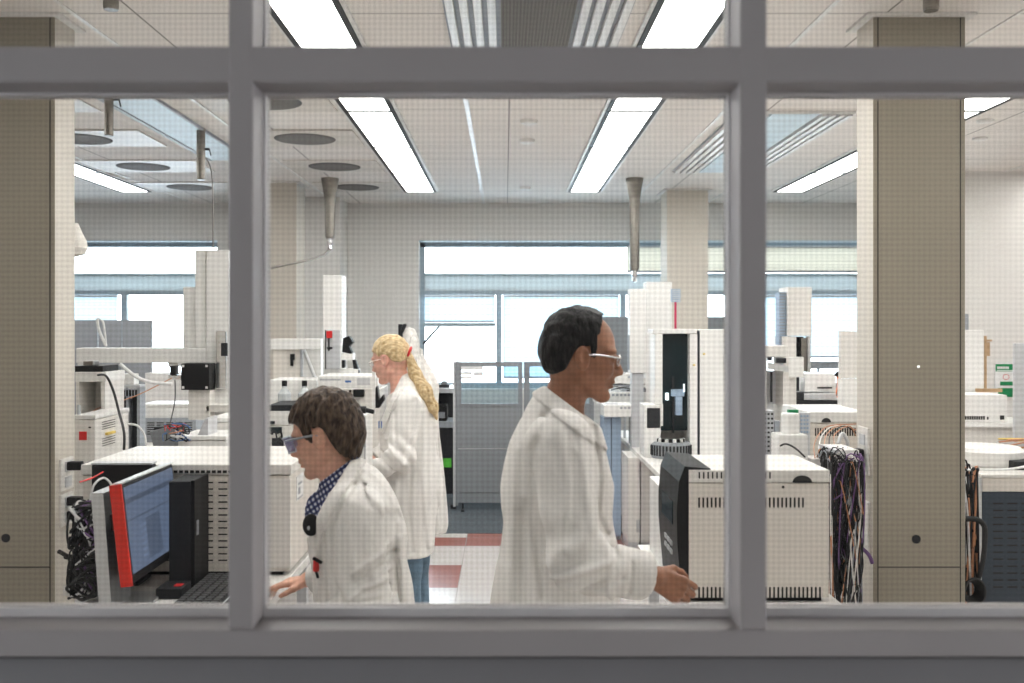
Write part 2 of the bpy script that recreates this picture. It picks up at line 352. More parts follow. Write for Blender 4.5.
# back wall with two ribbon openings
W = [(-5.6, -3.05), (-0.915, 4.2)]; WZ0, WZ1 = 0.98, 2.56
b = MB(); b.box(XL, XR, BACK, BACK + .25, 0, WZ0); b.box(XL, XR, BACK, BACK + .25, WZ1, H)
for a, c in ((XL, W[0][0]), (W[0][1], W[1][0]), (W[1][1], XR)): b.box(a, c, BACK, BACK + .25, WZ0, WZ1)
struct('wall_back', b, 'wallwhite')
def ribbon(idx, x0, x1, mull):
    FY = BACK + .17
    f = MB()
    f.box(x0, x1, FY, FY + .06, 2.50, WZ1); f.box(x0, x1, FY, FY + .06, WZ0, 1.04)
    f.box(x0, x1, FY - .02, FY + .06, 1.985, 2.03)
    f.box(x0, x1, FY - .01, FY + .06, 2.19, 2.215)
    f.box(x0, x0 + .05, FY, FY + .06, WZ0, WZ1); f.box(x1 - .05, x1, FY, FY + .06, WZ0, WZ1)
    for m_ in mull: f.box(m_ - .03, m_ + .03, FY - .012, FY + .06, WZ0, 2.03)
    w = struct('window_%d' % idx, f, 'winframe')
    struct('window_pane', MB().box(x0 + .05, x1 - .05, FY + .03, FY + .036, WZ0 + .05, 2.5), 'glass', w)
    struct('light_shelf', MB().box(x0 + .05, x1 - .05, FY + .01, FY + .028, 2.03, 2.19), 'frosted', w)
    struct('window_head', MB().box(x0, x1, BACK + .002, FY, WZ1 - .012, WZ1 - .001), 'spandrel', w)
    return w
ribbon(1, W[0][0], W[0][1], (-4.1,)); ribbon(2, W[1][0], W[1][1], (-0.065, 1.27, 2.62))
# blinds
def blind(x0, x1, z0, z1, m, label, group=None):
    t = T('window_blind', label, 'blind', ((x0 + x1) / 2, BACK + .12, z0), group)
    MB().box(x0, x1, BACK + .125, BACK + .131, z0, z1).build('blind_fabric', m, t)
    MB().box(x0, x1, BACK + .115, BACK + .14, z0 - .012, z0 + .008).build('bottom_rail', 'midgrey', t)
    MB().tube([(x0, BACK + .128, z1), (x1, BACK + .128, z1)], .012, n=10).build('headrail', 'lightgrey', t)
blind(1.31, 2.55, 2.235, 2.50, 'blind', 'cream slatted blind in the strip window beside the far square column')
blind(2.63, 4.1, 2.235, 2.50, 'blind', 'cream slatted blind in the strip window seen through the right pane')
blind(-.02, 1.22, 1.10, 1.97, 'blueblind', 'pale blue roller blind drawn down behind the walking man')
blind(-.86, -.11, 1.70, 1.97, 'blueblind', 'short pale roller blind above the tilted open sash')
blind(2.66, 4.1, 1.32, 1.97, 'blueblind', 'pale roller blind in the window seen through the right pane')
blind(-5.4, -4.16, 1.62, 1.97, 'blueblind', 'short pale roller blind in the far left window')
# tilted sash
s = T('open_window_sash', 'dark bar of an open tilted window sash with diagonal stay', 'window sash', (-.5, BACK + .05, 1.62))
MB().box(-.88, -.1, BACK + .03, BACK + .07, 1.645, 1.685).build('sash_rail', 'winframe', s)
MB().tube([(-.70, BACK + .05, 1.65), (-.87, BACK + .05, 1.46)], .012, n=8).build('stay_arm', 'softblack', s)

# wall projection and columns
struct('wall_pilaster', MB().box(X(297, 10.1), X(340, 10.1), 10.1, BACK, 0, H), 'wallwhite')
def column(name, x0, x1, y0, y1, front_detail):
    o = struct(name, MB().box(x0, x1, y0, y1, 0, H), 'column')
    b = MB(); t = .035
    b.box(x0 - t, x1 + t, y0 - t, y1 + t, H - .012, H - .001)
    b.build('ceiling_collar', 'wallwhite', o)
    if front_detail:
        struct('front_shade_sheet', MB().box(x0 + .0005, x1 - .0005, y0 - .0012, y0 - .0001, 0, H - .013), 'column_shade', o)  # thin sheet that puts the front's shade into its colour
        b = MB()
        for x in (x0 + .02, x1 - .02): b.box(x - .002, x + .002, y0 - .0025, y0 - .0013, 0, H - .013)
        b.box(x0 + .02, x1 - .02, y0 - .0025, y0 - .0013, Z(567, y0) - .002, Z(567, y0) + .002)
        b.build('panel_joint', 'slot', o)
    return o
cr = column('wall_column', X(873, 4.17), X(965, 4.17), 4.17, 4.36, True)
MB().tube([(X(916, 4.17), 4.172, Z(539, 4.17)), (X(916, 4.17), 4.166, Z(539, 4.17))], .018, n=20).build('round_plug', 'softblack', cr)
MB().lathe((X(918, 4.17), 4.166, Z(367, 4.17)), [(.006, -.006), (.009, 0), (.006, .006)], n=10).build('fixing_screw', 'chrome', cr)
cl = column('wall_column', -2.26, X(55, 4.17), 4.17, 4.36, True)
MB().tube([(X(6, 4.17), 4.172, Z(538, 4.17)), (X(6, 4.17), 4.166, Z(538, 4.17))], .018, n=20).build('round_plug', 'softblack', cl)
column('wall_column', -2.26, -1.876, 9.0, 9.38, False)
column('wall_column', X(667, 9.5), X(708, 9.5), 9.5, 9.88, False)
# duct box by the near left column (top left corner)
struct('wall_bulkhead', MB().box(-3.6, -2.27, 4.0, 4.36, 2.68, H), 'wallwhite')
# left pane: near left column widened, in the same painted shade as its front
struct('wall_cladding', MB().box(-3.2, -2.262, 4.19, 4.36, 0, 2.68), 'column_shade')

# T bars
for i, (x, w) in enumerate(((-0.225, .028), (1.325, .02), (-1.79, .018), (2.13, .012), (-3.3, .018), (4.2, .016), (5.6, .016), (-5.0, .018))):
    struct('trim_%d' % (i + 1), MB().box(x - w / 2, x + w / 2, 1.6, BACK, H - .006, H), 'white')
struct('trim_9', MB().box(-.9, XR, BACK - .02, BACK, H - .03, H - .001), 'wallwhite')

# ------------------------------------------------------------------ ceiling lights
YS = [9.56 - 1.203 * i for i in range(7)] + [1.6]
ROWS = [(-3.70, 'first row from the left'), (-.98, 'row above seated man'), (.585, 'row above the walking man'), (2.545, 'row before the right column'), (4.54, 'far right row')]
PLACE = ['nearest the windows', 'second from the windows', 'third from the windows', 'fourth from the windows', 'fifth from the windows', 'sixth from the windows', 'farthest from the windows']
for x0, rl in ROWS:
    for k in range(6):
        y1 = YS[k]; y0 = YS[k + 1] + .012
        t = T('ceiling_light', 'recessed ceiling light, %s, %s' % (rl, PLACE[k]), 'ceiling light', (x0 + .17, (y0 + y1) / 2, H - .02), 'recessed ceiling lights in five rows')
        d = MB().box(x0 + .045, x0 + .297, y0 + .009, y1 - .009, H - .018, H - .010); d.build('diffuser', 'lamp', t)
        f = MB()
        f.box(x0 + .018, x0 + .045, y0, y1, H - .022, H - .001); f.box(x0 + .297, x0 + .324, y0, y1, H - .022, H - .001)
        f.build('side_trim', 'black', t)
        g = MB(); g.box(x0, x0 + .018, y0, y1, H - .016, H - .001); g.box(x0 + .324, x0 + .342, y0, y1, H - .016, H - .001)
        g.build('housing', 'white', t)
        for ya in (y0, y1 - .007): MB().box(x0 + .045, x0 + .297, ya, ya + .007, H - .024, H - .001).build('end_bar', 'softblack', t)
# round perforated diffusers on flat panels
def perf():
    m = bpy.data.materials.new('perforated_disc'); nt, N, L = nodes(m); b = N['Principled BSDF']
    tc = N.new('ShaderNodeTexCoord'); v = N.new('ShaderNodeTexVoronoi'); v.inputs['Scale'].default_value = 70; v.inputs['Randomness'].default_value = 0.0
    L.new(tc.outputs['Object'], v.inputs['Vector'])
    sp = N.new('ShaderNodeVectorMath'); sp.operation = 'LENGTH'; L.new(tc.outputs['Object'], sp.inputs[0])
    r = N.new('ShaderNodeValToRGB'); r.color_ramp.elements[0].position = 0.25; r.color_ramp.elements[1].position = 0.55
    r.color_ramp.elements[0].color = (0.02, 0.02, 0.02, 1); r.color_ramp.elements[1].color = (0.20, 0.185, 0.17, 1)
    L.new(v.outputs['Distance'], r.inputs['Fac']); L.new(r.outputs['Color'], b.inputs['Base Color']); b.inputs['Roughness'].default_value = .8
    return m
M['perf'] = perf()
for cx, side in ((-1.38, 'beside the light row over the seated man'), (-2.93, 'seen through the left pane')):
    for k, y in enumerate((9.3, 8.1, 6.9, 5.75)):
        t = T('ceiling_diffuser', 'dark round ceiling grille %s, %s' % (side, PLACE[k]), 'air diffuser', (cx, y, H - .012), 'round ceiling air diffusers')
        MB().box(cx - .50 if cx < -2 else cx - .36, cx + .50 if cx < -2 else cx + .37, y - .29, y + .29, H - .010, H - .001).build('panel', 'beige', t)
        n = 40; p = MB()
        p.lathe((cx, y, H - .017), [(.17, 0), (.205, .003), (.21, .007)], n=48); p.build('perforated_grille', 'perf', t)
# unlit light channel (left), pale blue tray colour stands for a bluish reflection
t = T('unlit_ceiling_channel', 'long unlit channel with bluish reflection painted in, on the ceiling left of the mullion', 'ceiling channel', (-2.13, 6.7, H - .02))
MB().box(-2.27, -1.99, 5.3, 7.75, H - .016, H - .001).build('channel_tray', 'spandrel', t)
MB().box(-2.30, -2.27, 5.3, 7.75, H - .022, H - .001).box(-1.99, -1.975, 5.3, 7.75, H - .02, H - .001).build('channel_edge', 'midgrey', t)
# slot diffusers
def slot_vent(x0, x1, y0, y1, label, wide):
    t = T('ceiling_vent', label, 'air vent', ((x0 + x1) / 2, (y0 + y1) / 2, H - .03))
    MB().box(x0, x1, y0, y1, H - .006, H - .001).build('backing', 'midgrey', t)
    w = (x1 - x0); k = 0.29 * w; nb = 4
    for (a, c) in ((x0, x0 + k), (x1 - k, x1)):
        for j in range(nb):
            xx = a + (j + .5) * (c - a) / nb
            MB().box(xx - k / nb * .30, xx + k / nb * .30, y0 + .004, y1 - .004, H - .03, H - .006, bev=.003).build('slat', 'white', t)
        for j in range(nb + 1):
            pass
    g = MB(); g.box(x0 + k + .01, x1 - k - .01, y0, y1, H - .02, H - .006); g.build('perforated_grille', 'perf' if wide else 'spandrel', t)
    for ya in (y0 - .012, y1): MB().box(x0, x1, ya, ya + .012, H - .018, H - .001).build('end_trim', 'white', t)
slot_vent(-.25, .52, 3.3, 5.35, 'slatted return air vent with perforated centre at the top middle', True)
slot_vent(1.40, 2.12, 6.05, 8.35, 'slatted ceiling vent between the right mullion and the right column', False)
# small ceiling fittings
for px, py, lab in ((529, 120, 'small round smoke detector on the ceiling, the nearest'), (527, 139.5, 'small white domed detector on the ceiling, second nearest'), (525, 187, 'small round detector on the ceiling near the windows')):
    y = 1.3 / (VY - py) * F
    MB().lathe((X(px, y), y, H - .03), [(.028, 0), (.05, .008), (.055, .029)], n=20).build('smoke_detector', 'white', None, label=lab, category='detector', group='ceiling detectors')
# far right detectors
for px, py, lab in ((985, 120, 'flat ceiling detector to the right of the right column'), (980, 138, 'flat white ceiling detector behind the nearer one at right')):
    y = 1.3 / (VY - py) * F
    MB().lathe((X(px, y), y, H - .02), [(.03, 0), (.05, .006), (.052, .019)], n=20).build('smoke_detector', 'white', None, label=lab, category='detector', group='ceiling detectors')

# ------------------------------------------------------------------ extraction pipes
def pipe(px, Y, py_bot, label, flare=True, r=.032):
    x = X(px, Y); zb = Z(py_bot, Y)
    t = T('extraction_pipe', label, 'pipe', (x, Y, zb), 'steel extraction pipes hanging from the ceiling')
    if flare:
        MB().lathe((x, Y, H - .30), [(r * .95, 0), (r * 1.1, .12), (r * 1.75, .299)]).build('flared_collar', 'steel', t)
        MB().lathe((x, Y, zb + .10), [(r * .75, 0), (r * .95, .02), (r, H - .30 - zb - .1)]).build('tube', 'steel', t)
        MB().lathe((x, Y, zb), [(.018, 0), (.024, .01), (.018, .04), (.026, .06), (.024, .101)], n=14).build('nozzle', 'chrome', t)
    else:
        MB().lathe((x, Y, zb), [(r * .9, 0), (r, .01), (r, H - zb - .001)]).build('tube', 'steel', t)
        b = MB(); b.box(x, x + .055, Y - .008, Y + .008, zb + .195, zb + .210); b.tube([(x + .055, Y, zb + .203), (x + .065, Y, zb + .16)], .004)
        b.build('clamp', 'softblack', t)
    return t
pipe(634.5, 8.8, 282, 'steel extraction pipe with flared collar hanging over the right instruments', r=.045)
pipe(330, 8.8, 250, 'steel extraction pipe with bent arm hanging beside the pilaster', r=.045)
pipe(201, 6.57, 180, 'thin steel pipe hanging from the ceiling next to the left mullion', False, .028)
pipe(109, 5.5, 136, 'short steel pipe hanging near the left column', False, .024)
pipe(111, 3.95, 10, 'dark steel pipe end in the upper left pane', False, .03)
pipe(931, 3.9, 11, 'dark steel pipe end in the upper right pane', False, .03)
cable('pipe_arm', [P(330, 247, 8.8), P(328, 251, 8.78), P(321, 256, 8.7), P(300, 262, 8.5), P(270, 268, 8.3)], .010, 'steel', 'thin grey arm reaching left from the bent extraction pipe', cat='pipe arm')
cable('hanging_wire', [P(206, 158, 6.5), P(211, 170, 6.5), P(213, 200, 6.5), P(213, 300, 6.5)], .004, 'steel', 'thin wire hanging straight down next to the left mullion', cat='wire')

# ------------------------------------------------------------------ foreground interior window
GY = 1.371
fr = MB(); y0, y1 = 1.3, 1.385
vm = [(-.360, -.328), (.3055, .3406), (-1.03, -.995), (.975, 1.01)]
rails = [(1.2, 1.255), (1.967, 2.014), (2.50, 2.56)]
for a, c in vm: fr.box(a, c, y0, y1, 1.255, 2.5, bev=.003)
fr.box(-1.03, 1.01, y0 - .002, y1, 1.220, 1.255, bev=.003)
fr.box(-1.03, 1.01, y0 + .0005, y1 - .0005, 1.967, 2.014, bev=.003)
fr.box(-1.03, 1.01, y0, y1, 2.5, 2.56)
wf = struct('window_3', fr, 'frame')
xs = [(-.995, -.360), (-.328, .3055), (.3406, .975)]; zs = [(1.255, 1.967), (2.014, 2.5)]
for i, (a, c) in enumerate(xs):
    for j, (d, e) in enumerate(zs):
        bd = MB(); w = .003
        for ya, yb in ((GY - .012, GY - .001), (GY + .005, GY + .0135)):
            bd.box(a, a + w, ya, yb, d, e); bd.box(c - w, c, ya, yb, d, e); bd.box(a + w, c - w, ya, yb, d, d + .0115); bd.box(a + w, c - w, ya, yb, e - w, e)
        struct('glazing_bead', bd, 'bead_glare', wf)
        struct('wired_pane', MB().box(a, c, GY, GY + .004, d, e), 'wiredglass', wf)
struct('wall_lab_side', MB().box(XL, XR, 1.386, 1.45, 0, 1.21).box(XL, XR, 1.386, 1.45, 2.56, H).box(XL, -1.03, 1.386, 1.45, 1.21, 2.56).box(1.01, XR, 1.386, 1.45, 1.21, 2.56), 'wallwhite')
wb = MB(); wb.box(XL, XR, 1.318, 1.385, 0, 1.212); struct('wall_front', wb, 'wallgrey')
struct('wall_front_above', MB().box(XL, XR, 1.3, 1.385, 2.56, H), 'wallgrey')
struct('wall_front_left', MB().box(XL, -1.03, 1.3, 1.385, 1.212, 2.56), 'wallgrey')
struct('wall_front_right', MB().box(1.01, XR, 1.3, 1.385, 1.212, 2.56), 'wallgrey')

# ------------------------------------------------------------------ benches
def bench(name, x0, x1, y0, y1, z, label, cab=None):
    t = T(name, label, 'bench', ((x0 + x1) / 2, (y0 + y1) / 2, 0))
    MB().box(x0, x1, y0, y1, z - .035, z, bev=.004).build('worktop', 'bench', t)
    for x in (x0 + .04, x1 - .08):
        for y in (y0 + .04, y1 - .08): MB().box(x, x + .04, y, y + .04, 0, z - .036).build('leg', 'lightgrey', t)
    for ya in (y0 + .05, y1 - .07): MB().box(x0 + .08, x1 - .08, ya, ya + .02, z - .10, z - .036).build('apron', 'lightgrey', t)
    return t
bench('lab_bench', -1.53, -.77, 3.46, 4.16, .75, 'white bench carrying the louvred beige instrument in the left pane')
bench('lab_bench', -1.37, -.77, 3.02, 3.459, .75, 'white bench carrying the red-edged monitor, below the left pane')
bench('lab_bench', -3.0, -.74, 4.65, 7.2, .86, 'long white bench along which the blonde woman works')
bench('lab_bench', .57, 1.14, 3.3, 4.3, .75 - .04, 'white bench under the black-fronted beige instrument')
bench('lab_bench', .96, 3.1, 5.6, 8.8, .73, 'long white bench with the tall robot, beyond the walking man')
bench('lab_bench', 1.25, 2.10, 4.45, 5.5, .80, 'white bench beyond the right column')

# ------------------------------------------------------------------ instruments
def slots_y(b, x0, x1, z0, z1, y, nx, nz, w, h, mi=1, stag=False):
    for i in range(nx):
        for j in range(nz):
            cx = x0 + (i + .5) * (x1 - x0) / nx + ((.25 * (x1 - x0) / nx) if (stag and j % 2) else 0); cz = z0 + (j + .5) * (z1 - z0) / nz
            b.box(cx - w / 2, cx + w / 2, y - .0012, y + .001, cz - h / 2, cz + h / 2, mi)
def slots_x(b, y0, y1, z0, z1, x, ny, nz, w, h, mi=1):
    for i in range(ny):
        for j in range(nz):
            cy = y0 + (i + .5) * (y1 - y0) / ny; cz = z0 + (j + .5) * (z1 - z0) / nz
            b.box(x - .0012, x + .0012, cy - w / 2, cy + w / 2, cz - h / 2, cz + h / 2, mi)

# louvred instrument, left
x0, x1, y0, y1 = -1.52, -.775, 3.60, 4.15
t = T('gas_chromatograph', 'large beige instrument with rows of louvre slots behind the monitor', 'lab instrument', ((x0 + x1) / 2, (y0 + y1) / 2, .75))
b = MB(); b.box(x0, x1, y0, y1, .765, 1.112, 0, .006)
slots_y(b, -1.40, -.99, .795, 1.098, y0, 8, 13, .032, .005)
b.build('housing', ['beige', 'slot'], t)
b = MB(); b.box(x0 - .006, x1 + .006, y0 - .004, y1, 1.114, 1.152, 0, .005); slots_y(b, -1.45, -.86, 1.118, 1.134, y0 - .004, 30, 1, .014, .010); b.build('lid', ['offwhite', 'slot'], t)
MB().box(x0 + .03, x1 - .03, y0 + .02, y1 - .02, .7505, .766).build('plinth', 'black', t)
b = MB(); b.box(-.93, x1 + .003, y0 - .004, y0 - .0005, .78, 1.10); b.box(-.875, -.872, y0 - .006, y0 - .0035, .78, 1.10, 1); b.build('door', ['offwhite', 'midgrey'], t)
b = MB(); b.box(x1 + .0005, x1 + .003, 3.71, 3.83, 1.0, 1.09, 0); b.box(x1 + .003, x1 + .004, 3.735, 3.80, 1.055, 1.063, 1); b.box(x1 + .003, x1 + .004, 3.735, 3.77, 1.02, 1.045, 1); b.box(x1 + .003, x1 + .004, 3.72, 3.82, 1.003, 1.008, 1)
b.build('rating_label', ['paper', 'midgrey'], t)

# big black-fronted instrument right
x0, x1, y0, y1 = .625, 1.102, 3.40, 3.81; zt = Z(470, 3.4); zb = .7105
t = T('gas_chromatograph', 'beige instrument with curved black front panel and slotted side, in front of the walking man', 'lab instrument', ((x0 + x1) / 2, (y0 + y1) / 2, zb))
b = MB(); b.box(x0, x1, y0, y1, zb + .015, zt - .045, 0, .004)
slots_y(b, X(697, y0), X(805, y0), Z(508, y0), Z(497, y0), y0, 26, 1, .006, .034)
slots_y(b, X(697, y0), X(822, y0), Z(598, y0), Z(587, y0), y0, 30, 1, .006, .038)
b.tube([(X(783, y0), y0 + .001, Z(487, y0)), (X(783, y0), y0 - .002, Z(487, y0))], .005, 1)
b.build('housing', ['beige', 'slot'], t)
b = MB(); b.box(x0, x1 + .002, y0 - .002, y1, zt - .043, zt, 0, .004)
slots_y(b, X(697, y0), X(772, y0), Z(479, y0), Z(471.5, y0), y0 - .002, 17, 1, .005, .022)
half = [(X(802, y0) + .033 * math.cos(a), zt - .042 + .024 * math.sin(a)) for a in np.linspace(0, math.pi, 14)]
b.prism(half, 'y', y0 - .005, y0 - .0015, 1)
b.build('lid', ['offwhite', 'slot'], t)
# curved front towards the aisle (-x)
prof = [(.625, zb + .02), (.600, zb + .03), (.586, zb + .20), (.584, zt - .14), (.592, zt - .04), (.612, zt + .012), (.70, zt + .004), (.70, zt + .001), (.625, zt + .001)]
b = MB(); b.prism([(p[0], p[1]) for p in prof], 'y', y0 + .003, y1 - .003)
b.build('front_panel', 'black', t)
b = MB()
b.box(.5815, .5845, y0 + .08, y1 - .10, zt - .20, zt - .12, 0); b.build('display', 'darkwindow', t)
for j in range(6): b = MB(); b.box(.5825, .5875, y0 + .10 + (j % 3) * .06, y0 + .14 + (j % 3) * .06, zt - .28 - .03 * (j // 3), zt - .265 - .03 * (j // 3)); b.build('button', 'lightgrey', t)
MB().box(x0, x1 - .02, y0 + .02, y1 - .02, zb, zb + .016).build('foot', 'black', t)

# neighbour on the aisle side, further back
x0 = .60
t = T('white_cabinet_module', 'narrow white module standing right behind the black-fronted instrument', 'lab instrument', (.7, 4.0, .7105))
MB().box(.607, 1.0, 3.86, 4.2, .7105, 1.02, 0, .005).build('housing', 'white', t)
MB().box(.604, .607, 3.90, 3.94, .90, .98).build('handle', 'midgrey', t)

# ---- generic modules placed on benches
def module(name, px0, py0, px1, py1, Y, dep, m, label, cat='lab instrument', zb=None, extra=None, lid=True, group=None):
    x0, x1 = X(px0, Y), X(px1, Y); z1 = Z(py0, Y); z0 = Z(py1, Y) if zb is None else zb
    t = T(name, label, cat, ((x0 + x1) / 2, Y + dep / 2, z0), group)
    hh = z1 - z0
    if lid and hh > .08:
        MB().box(x0, x1, Y, Y + dep, z0, z1 - .022, 0, .005).build('housing', m, t)
        MB().box(x0 - .003, x1 + .003, Y - .003, Y + dep, z1 - .020, z1, 0, .004).build('lid', 'white', t)
    else: MB().box(x0, x1, Y, Y + dep, z0, z1, 0, .004).build('housing', m, t)
    if extra: extra(t, x0, x1, Y, z0, z1)
    return t
def ex_slots(nx, nz, fx0=.1, fx1=.9, fz0=.2, fz1=.8, w=.02, h=.005, name='louvre_panel', m='offwhite'):
    def f(t, x0, x1, Y, z0, z1):
        b = MB(); a, c = x0 + (x1 - x0) * fx0, x0 + (x1 - x0) * fx1; d, e = z0 + (z1 - z0) * fz0, z0 + (z1 - z0) * fz1
        b.box(a - .005, c + .005, Y - .005, Y - .0005, d - .005, e + .005, 0); slots_y(b, a, c, d, e, Y - .005, nx, nz, w, h)
        b.build(name, [m, 'slot'], t)
    return f
def ex_display(px0, py0, px1, py1, m='darkwindow'):
    def f(t, x0, x1, Y, z0, z1):
        b = MB(); b.box(X(px0, Y), X(px1, Y), Y - .006, Y - .0005, Z(py1, Y), Z(py0, Y), 0, .002); b.build('display', m, t)
    return f
def multi(*fs):
    def f(*a):
        for g in fs: g(*a)
    return f
def vrow(b, x0, x1, Y, z, n, w, h): slots_y(b, x0, x1, z - h / 2, z + h / 2, Y, n, 1, w, h)

BZ = .8605  # woman's bench
# --- left pane, standing on the long bench
def warning(t, x0, x1, Y, z0, z1):
    MB().box(x0 + .025, x0 + .06, Y - .004, Y - .0005, Z(440, Y), Z(431.5, Y)).build('red_switch', 'redplastic', t)
    b = MB()
    for k in range(4): b.box(x1, x1 + .0015, Y + .08, Y + .24, Z(424 + k * 2.4, Y) - .0015, Z(424 + k * 2.4, Y) + .0015)
    b.build('vent_grille', 'slot', t); b = MB()
    for k in range(4): b.box(x1, x1 + .0015, Y + .08, Y + .24, Z(441 + k * 2.4, Y) - .0015, Z(441 + k * 2.4, Y) + .0015)
    b.build('vent_grille', 'slot', t)
    MB().box(x1, x1 + .012, Y + .12, Y + .22, Z(438, Y), Z(435.5, Y)).build('brass_fitting', 'yellow', t)
    MB().lathe((x0 + .075, Y - .004, Z(428, Y)), [(.004, 0), (.007, .003), (.004, .006)], n=8).build('screw', 'slot', t)
module('detector_box', 74, 415, 95, 450, 4.66, .42, 'offwhite', 'cream instrument with red switch and slotted side beside the left column', zb=BZ, extra=warning)
# shelf stack over it
t = T('sampler_stack', 'white open sampler frame with black top tray at far left', 'lab instrument', (X(90, 4.98), 5.05, Z(415, 4.98)))
b = MB(); Y = 4.99
b.pbox(75, 372, 106, 382, Y, .25, 0, .004); b.build('upper_shelf', 'white', t)
MB().pbox(75, 366, 103, 372, Y + .01, .2).build('black_tray', 'black', t)
MB().pbox(83, 361, 93, 366, Y + .05, .08, 0, .004).build('motor', 'steel', t)
for a, c in ((76, 79), (101, 105)):
    MB().box(X(a, Y), X(c, Y), Y, Y + .25, BZ, Z(382, Y)).build('upright', 'offwhite', t)
MB().box(X(79, Y), X(101, Y), Y + .2, Y + .21, BZ, Z(382, Y)).build('back_plate', 'offwhite', t)
t.location.z = BZ
for ch in t.children: ch.location.z = Z(415, 4.98) - BZ
# gantry rail
t = T('robot_gantry', 'white robot arm rail crossing the left pane with tall white column', 'lab robot', (X(212, 5.5), 5.55, BZ))
Y = 5.5
MB().pbox(76, 348, 206, 363, Y, .12, 0, .006).build('rail', 'white', t)
MB().box(X(206, Y), X(229, Y), Y, Y + .2, BZ, Z(250, Y) + 0.0, 0, .006).build('column', 'white', t)
MB().pbox(183, 287, 197, 348, Y + .05, .1, 0, .004).pbox(195, 250, 206, 348, Y + .02, .14, 0, .004).build('cover', 'white', t)
MB().pbox(216, 331, 226, 389, Y - .03, .028, 0, .004).build('guide_rail', 'chrome', t)
MB().pbox(221, 343, 227, 356, Y - .05, .018).build('latch', 'softblack', t)
MB().box(X(76, Y), X(82, Y), Y + .02, Y + .1, BZ, Z(363, Y)).build('support_leg', 'white', t)
MB().pbox(181, 363, 186, 372, Y - .05, .05).pbox(206, 405, 229, 412, Y - .1, .1, 0, .003).build('bracket', 'offwhite', t)
b = MB(); b.pbox(181, 363.5, 209, 390, Y - .13, .12, 0, .004)
for a, c in ((183, 366), (206.5, 366), (183, 387.5), (206.5, 387.5)): b.pbox(a - 1.2, c - 1.2, a + 1.2, c + 1.2, Y - .1318, .0015, 1)
b.build('black_motor_plate', ['black', 'white'], t)
MB().pbox(188, 390, 210, 420, Y - .1, .10, 0, .006).build('lower_housing', 'offwhite', t)
MB().pbox(170, 366, 175.5, 375, Y - .08, .05).build('black_valve', 'black', t)
MB().pbox(168, 363, 178, 367, Y - .02, .1).pbox(168, 375, 181, 380, Y - .06, .04, 0, .004).build('valve_body', 'chrome', t)
# server-like rack
t = T('electronics_rack', 'grey open electronics rack with bare edge boards behind the cables', 'rack', (X(125, 5.9), 6.0, BZ))
Y = 5.95
for a, c in ((112, 115), (126, 128), (137, 140)): MB().box(X(a, Y), X(c, Y), Y, Y + .09, BZ, Z(387, Y)).build('upright', 'midgrey', t)
MB().pbox(97, 385, 140, 389, Y, .09, 0, .003).build('top_plate', 'lightgrey', t)
b = MB()
for k in range(9): b.pbox(99 + k * 1.5, 391, 100 + k * 1.5, 396, Y - .004, .004)
for k in range(7): b.pbox(117 + k * 3, 390, 119 + k * 3, 396, Y - .004, .004, 0)
b.build('connector', 'slot', t)
b = MB()
for k in range(16): b.pbox(96, 398 + k * 2.6, 102, 399.6 + k * 2.6, Y + .02, .05); 
for k in range(16): b.pbox(108, 398 + k * 2.6, 112, 399.6 + k * 2.6, Y + .02, .05)
b.build('terminal_block', 'offwhite', t)
MB().box(X(102, Y), X(108, Y), Y + .05, Y + .08, BZ, Z(392, Y)).box(X(116, Y), X(126, Y), Y + .05, Y + .08, BZ, Z(397, Y)).box(X(129, Y), X(136, Y), Y + .05, Y + .08, BZ, Z(397, Y)).build('circuit_board', 'softblack', t)
# rear modules in left pane
module('chromatography_module', 141, 404, 196, 417, 6.8, .3, 'white', 'low white module with grey tray on top, behind the cables at left', zb=Z(420, 6.8))
module('vented_blue_cabinet', 141, 418, 196, 450, 6.78, .34, 'midgrey', 'blue-grey slotted cabinet below the low white module', zb=BZ, lid=False, extra=ex_slots(5, 6, .1, .95, .3, .85, .05, .007, m='midgrey'))
module('white_cover_box', 118, 374, 134, 385, 5.955, .08, 'white', 'small lilac-white box on top of the electronics rack', zb=Z(385, 5.95) + .0005)
MB().box(X(145, 8.2), X(190, 8.2), 8.2, 8.5, .005, Z(373, 8.2), 0, .004).build('storage_box', 'white', None, label='white cabinet in front of the far left window, beyond the robot rail', category='box')
t = T('tilted_dark_screen', 'small dark grey tilted screen lying behind the beige instrument', 'screen', (X(165, 4.7), 4.75, BZ))
R = Matrix.Rotation(math.radians(-14), 3, 'Y')
MB().box(X(152, 4.7), X(177, 4.7), 4.70, 4.73, Z(450, 4.7), Z(428, 4.7), 0, .003, rot=((X(165, 4.7), 4.7, Z(440, 4.7)), R)).build('panel', 'grey', t)
MB().box(X(150, 4.7), X(175, 4.7), 4.75, 4.85, BZ, Z(426, 4.8), 0, .004).build('backing', 'softblack', t)
t = module('tilting_console', 178, 436, 226, 448, 4.67, .3, 'white', 'white console with a slanted top right of the dark tilted screen', zb=BZ)
module('white_instrument_tower', 209, 418, 229, 448, 4.95, .3, 'offwhite', 'plain white block next to the left mullion above the beige lid', zb=BZ)
MB().prism([(X(192, 4.62), Z(436, 4.70)), (X(208, 4.70), Z(436, 4.70)), (X(208, 4.70), Z(420, 4.62)), (X(200, 4.62), Z(420, 4.62))], 'y', 4.70, 4.85).build('desk_phone', 'lightgrey', None, label='grey wedge-shaped handset base on the white console', category='device')
